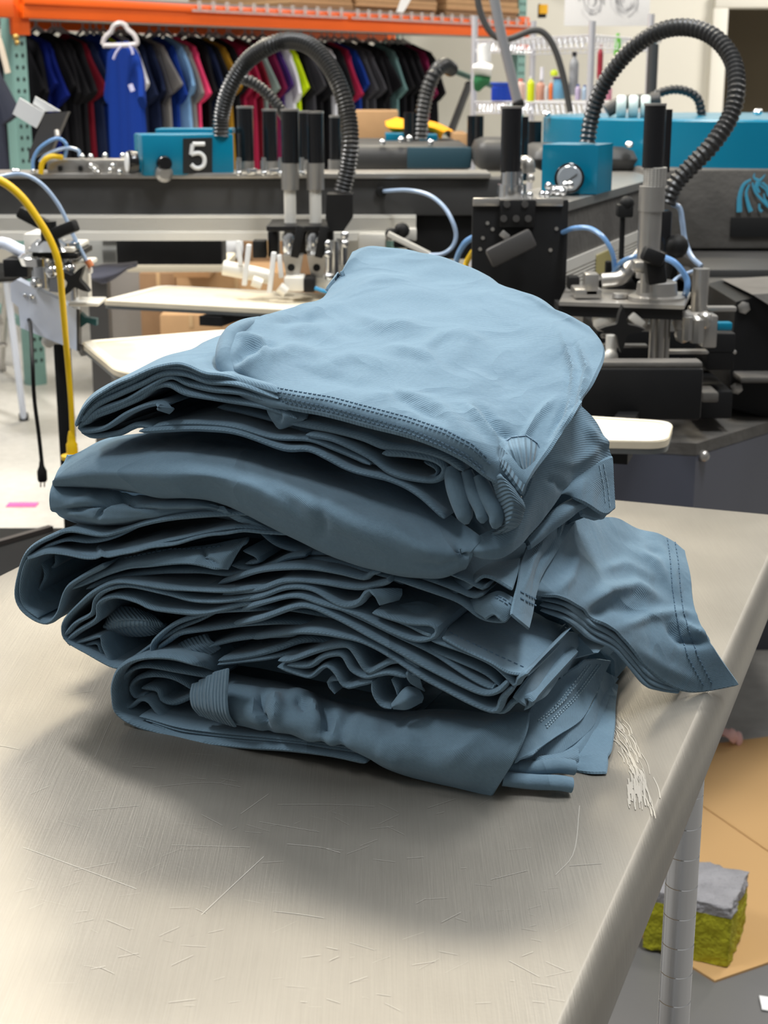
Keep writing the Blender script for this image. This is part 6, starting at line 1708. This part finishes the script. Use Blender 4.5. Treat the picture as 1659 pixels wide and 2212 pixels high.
# ---- floor things at the right
card = [G(1545, 1606, .004), G(1800, 1572, .004), G(1830, 2020, .004), G(1544, 2118, .004), G(1330, 1985, .004), G(1420, 1700, .004)]
t = thing('cardboard_sheet', card[0], 'flat tan cardboard sheet on the floor under the yellow sponge', 'cardboard')
mb = MB(); mb.prism(card, (0, 0, -.004)); mb.build('sheet', mat('tan_cardboard', (.60, .36, .15), .85, vary=.05, vscale=3), t)
mb = MB(); a, b = G(1520, 1740, .0055), G(1680, 1850, .0055); mb.bar(a, b, .005, .001); mb.build('crease', mat('tan_cardboard_fold', (.57, .34, .14), .9), t)
def bottom_block():
    t = thing('scrubbing_sponge', G(1490, 2080, .006), 'thick yellow sponge with grey scouring top lying on the cardboard sheet', 'sponge')
    a, b = G(1388, 2046, .006), G(1572, 2090, .006)
    d = (b - a); d.z = 0
    back = Vector((-d.y, d.x, 0)).normalized()
    hgt = .105
    def rough_block(z0, z1, w0, m, name, amp, seed):
        bb = bmesh.new(); bmesh.ops.create_cube(bb, size=1.0)
        bmesh.ops.subdivide_edges(bb, edges=list(bb.edges), cuts=16, use_grid_fill=True)
        for v in bb.verts:
            p = a.lerp(b, .5) + d * (v.co.x * 1.0) + back * (w0 / 2 + v.co.y * w0) ; p.z = (z0 + z1) / 2 + v.co.z * (z1 - z0) + .006
            nn = noise.noise(p * 60 + Vector((seed, 0, 0))) + .6 * noise.noise(p * 170)
            v.co = p + (p - (a.lerp(b, .5) + back * (w0 / 2) + Vector((0, 0, .05)))).normalized() * nn * amp
        m_ = MB(); m_.bm(bb); bb.free(); return m_.build(name, m, t, sharp=80)
    rough_block(0, hgt * .82, .12, mat('yellow_green_sponge', (.42, .40, .015), .95, bump=.8, bscale=160, vary=.35, vscale=40), 'sponge_body', .004, 1)
    rough_block(hgt * .82, hgt, .125, mat('grey_scouring_felt', (.33, .32, .33), .95, bump=.8, bscale=120, vary=.3, vscale=30), 'scouring_pad', .006, 5)
bottom_block()
t = thing('paper_scrap', G(1650, 2165, .003), 'small white paper scrap on the dark floor near the cardboard', 'paper')
mb = MB(); mb.prism([G(1640, 2150, .006), G(1672, 2155, .003), G(1675, 2185, .003), G(1646, 2180, .004)], (0, 0, -.002)); mb.build('scrap', M_WHITE, t)
rg2 = random.Random(3)
t = thing('plastic_wrapper', G(1580, 1585, .01), 'crumpled pink and white wrapper on the floor behind the cardboard', 'wrapper')
mb = MB(); mb.tube(smooth_path([G(1563, 1580, .02), G(1575, 1586, .03), G(1588, 1592, .02), G(1600, 1597, .012)], 14), .016, 8, rfn=lambda t: .6 + .5 * abs(math.sin(t * 9)), flat=.5); mb.build('wrapper_body', mat('pale_pink_film', (.75, .45, .42), .4), t)
mb = MB(); p = G(48, 1090, .002); mb.box(p, (.10, .05, .002)); o = mb.build('pink_sticker', mat('hot_pink_paper', (.9, .12, .35), .7)); tag(o, 'pink sticker lying on the pale floor near the dangling black plug', 'sticker')

# ---- wire shelf with supplies
YS = 6.4
M_CHR = mat('chromed_wire', (.72, .72, .76), .28, .5)
sh_ = thing('wire_shelf', P(1150, 240, YS), 'chrome wire shelving unit with bottles below the white poster', 'shelf')
cs = {'fl': (1024, YS + .25), 'fr': (1276, YS - .45), 'bl': (1150, YS + .75), 'br': (1402, YS + .1)}
def shelf_pt(k, z):
    x, y = cs[k]; p = P(x, 150, y); return Vector((p.x, p.y, z))
zu, zl = P(1024, 88, YS + .25).z, P(1150, 222, YS - .1).z
for k in ('fl', 'fr', 'bl', 'br'):
    mb = MB(); mb.tube([shelf_pt(k, 0), shelf_pt(k, zu + (.10 if k != 'fr' else .05))], .0135, 12); mb.build('post', M_CHR, sh_)
for z in (zu, zl, .55):
    mb = MB()
    ring = ['fl', 'fr', 'br', 'bl', 'fl']
    for a, b in zip(ring, ring[1:]):
        p, q = shelf_pt(a, z), shelf_pt(b, z)
        mb.tube([p, q], .004, 6); mb.tube([p - Vector((0, 0, .045)), q - Vector((0, 0, .045))], .003, 6)
        n = int((q - p).length / .035)
        for i in range(n):
            mb.tube([p.lerp(q, i / n), p.lerp(q, (i + .5) / n) - Vector((0, 0, .045)), p.lerp(q, (i + 1) / n)], .0018, 5, caps=False)
    for i in range(14):
        t_ = (i + 1) / 15
        mb.tube([shelf_pt('fl', z).lerp(shelf_pt('fr', z), t_), shelf_pt('bl', z).lerp(shelf_pt('br', z), t_)], .0028, 5)
    mb.build('wire_tier', M_CHR, sh_)
def bottle(name, x, y, y0, y1, w, color, label, cat='bottle', capc=None, neck=.45, grp='supplies on the wire shelf'):
    top, bot = P(x, y0, y), P(x, y1, y)
    h = top.z - bot.z; r = M(w / 2, y)
    t = thing(name, (bot.x, y, bot.z), label, cat, grp)
    mb = MB(); mb.lathe([(r * .95, 0), (r, h * .03), (r, h * .70), (r * .9, h * .78), (r * neck, h * .86), (r * neck, h * .9)], (bot.x, y, bot.z), seg=18)
    mb.build('bottle_body', mat('plastic_%d_%d_%d' % tuple(int(c * 99) for c in color), color, .35), t)
    mb = MB(); mb.lathe([(r * neck * 1.1, h * .9), (r * neck * 1.1, h), (r * neck * .8, h * 1.0)], (bot.x, y, bot.z), seg=16)
    mb.build('cap', mat('plastic_%d_%d_%d' % tuple(int(c * 99) for c in (capc or color)), capc or color, .35), t)
bottle('jar', 1087, YS + .1, 178, 218, 52, (.012, .06, .5), 'wide royal blue tub on the lower wire shelf', 'tub', (.02, .1, .62), .96)
bottle('bottle', 1146, YS - .05, 165, 219, 16, (.62, .70, .01), 'neon yellow bottle in the middle of the lower wire shelf', capc=(.75, .74, .70))
bottle('bottle', 1167, YS - .05, 172, 217, 20, (.55, .28, .20), 'salmon coloured bottle right of the neon yellow one', capc=(.4, .4, .4))
bottle('bottle', 1190, YS - .1, 174, 216, 10, (.80, .19, .05), 'slim orange red bottle left of the blue can', capc=(.7, .7, .7))
bottle('can', 1207, YS - .12, 166, 214, 26, (.13, .32, .48), 'light blue can with dark lid on the wire shelf', 'can', (.08, .02, .08), .95)
bottle('spray_bottle', 1238, YS - .1, 112, 206, 20, (.30, .31, .33), 'tall grey spray bottle at the right of the wire shelf', capc=(.02, .02, .025))
bottle('bottle', 1248, YS - .2, 182, 216, 12, (.50, .42, .60), 'short lilac bottle in front of the chrome post', capc=(.04, .1, .4))
bottle('bottle', 1262, YS - .2, 184, 216, 12, (.40, .52, .66), 'short pale blue bottle beside the chrome post', capc=(.05, .12, .45))
bottle('bottle', 1124, YS + .05, 170, 216, 20, (.70, .48, .42), 'pale pink bottle with red cap right of the blue tub', capc=(.75, .12, .10))
bottle('bottle', 1180, YS - .1, 182, 215, 9, (.55, .53, .52), 'slim grey bottle between the salmon and the orange ones')
bottle('bottle', 1295, YS - .3, 95, 170, 12, (.35, .03, .05), 'tall dark red bottle behind the corrugated hose', capc=(.4, .05, .06))
bottle('bottle', 1333, YS - .2, 72, 120, 14, (.15, .55, .05), 'bright green bottle at the top right of the wire shelf', capc=(.2, .6, .1))
bottle('bottle', 1312, YS - .3, 182, 216, 18, (.65, .25, .35), 'pink bottle behind the black hose')
bottle('cup', 1170, YS + .3, 145, 190, 9, (.75, .74, .80), 'small white cup behind the salmon bottle', 'cup', neck=.9)
bottle('bottle', 1197, YS + .2, 150, 164, 16, (.55, .66, .02), 'small lime bottle on top of the blue can row', capc=(.6, .7, .1))
t = thing('paper_towel_roll', P(1045, 135, YS + .1), 'white paper roll hanging on the outer shelf post', 'paper roll')
mb = MB(); pcyl(mb, 1046, 96, 134, YS + .05, M(15, YS)); mb.build('roll', M_WHITE, t)
rag('white_towel', [[(1020, 138, YS), (1040, 135, YS), (1062, 138, YS)], [(1020, 150, YS - .04), (1040, 150, YS - .05), (1062, 150, YS - .04)], [(1022, 162, YS), (1040, 164, YS), (1061, 162, YS)]], 'white towel hanging below the paper roll on the wire shelf', M_WHITE, grp=None)
rag('green_towel', [[(1022, 158, YS + .02), (1040, 160, YS), (1059, 160, YS)], [(1022, 174, YS - .02), (1040, 174, YS - .03), (1058, 174, YS)], [(1026, 192, YS), (1036, 196, YS), (1046, 186, YS)]], 'dark green towel below the white one on the wire shelf', mat('green_cloth', (.02, .14, .05), .9))
t = thing('wall_poster', P(1310, 20, 8.2), 'white poster with grey scribbled line drawing above the wire shelf', 'poster')
YP = 8.0
mb = MB(); pbox(mb, 1222, -60, 1402, 56, YP, .006, .001); mb.build('sheet', mat('poster_paper', (.85, .85, .86), .7), t)
mb = MB()
rg = random.Random(8)
for cx_, s in ((1278, 1), (1352, -1)):
    for k in range(44):
        a0 = rg.uniform(0, 6.28); rr = rg.uniform(8, 44)
        ax_, ay_ = rg.uniform(.6, 1.0), rg.uniform(.7, 1.15)
        pts = [(cx_ + s * rg.uniform(-2, 2) + math.cos(a0 + j * .32) * rr * ax_ * .85, 2 + math.sin(a0 + j * .32) * rr * ay_, YP - .003) for j in range(5)]
        mb.tube(smooth_path([P(*p) for p in pts], 10), M(rg.uniform(.35, .8), YP), 5, flat=.3)
mb.build('line_drawing', mat('pencil_grey', (.34, .34, .36), .8), t)
# support posts and cables above the shelf
t = thing('steel_pole', P(1115, 215, 5.2), 'slanted grey pole in front of the wire shelf', 'pole')
mb = MB(); mb.tube([P(1056, -60, 5.0), P(1082, 70, 5.0), P(1118, 220, 5.0)], .016, 12); mb.build('pole_tube', mat('grey_pipe', (.24, .24, .25), .4), t)
mb = MB(); mb.ball(P(1120, 224, 5.0), .02, 10); mb.build('pole_tip', M_BLACKR, t)
mb = MB(); ptube(mb, [(1028, -40, 5.3), (1036, 20, 5.3), (1060, 70, 5.3), (1095, 85, 5.3), (1150, 66, 5.3), (1178, 74, 5.3), (1200, 110, 5.3), (1218, 170, 5.3), (1232, 242, 5.3)], .011, 60); o = mb.build('black_cable', mat('dark_grey_rubber', (.05, .05, .05), .6)); tag(o, 'thick black cable drooping across the top of the wire shelf', 'cable')
t = thing('leaning_bar', P(970, 290, 7.2), 'thin black bar leaning against the wall below the orange beam', 'bar')
mb = MB(); mb.tube([P(1012, 185, 7.4), P(972, 290, 6.9)], .018, 10); mb.build('bar_tube', M_BLACKM, t)
mb = MB(); mb.ball(P(1012, 184, 7.4), .02, 10); mb.build('bar_tip', M_BLACKR, t)
t = thing('support_stand', P(1410, 205, 4.6), 'dark upright post behind the near column', 'post')
mb = MB(); pcyl(mb, 1412, 88, 260, 4.7, .016); mb.build('stand_tube', M_DARKGREY, t)
mb = MB(); mb.ball(P(1414, 84, 4.7), .022, 12); mb.build('stand_knob', M_CHROME, t)
t = thing('warning_light', P(1172, 20, 8.6), 'yellow warning lamp on a dark bracket high by the rack post', 'lamp')
mb = MB(); pcyl(mb, 1174, 10, 30, 8.6, .024); mb.build('lens', mat('amber_plastic', (.8, .42, .02), .4), t)
mb = MB(); pbox(mb, 1164, 8, 1168, 38, 8.62, .05); pbox(mb, 1166, 30, 1180, 38, 8.58, .05); mb.build('lamp_bracket', M_BLACKR, t)
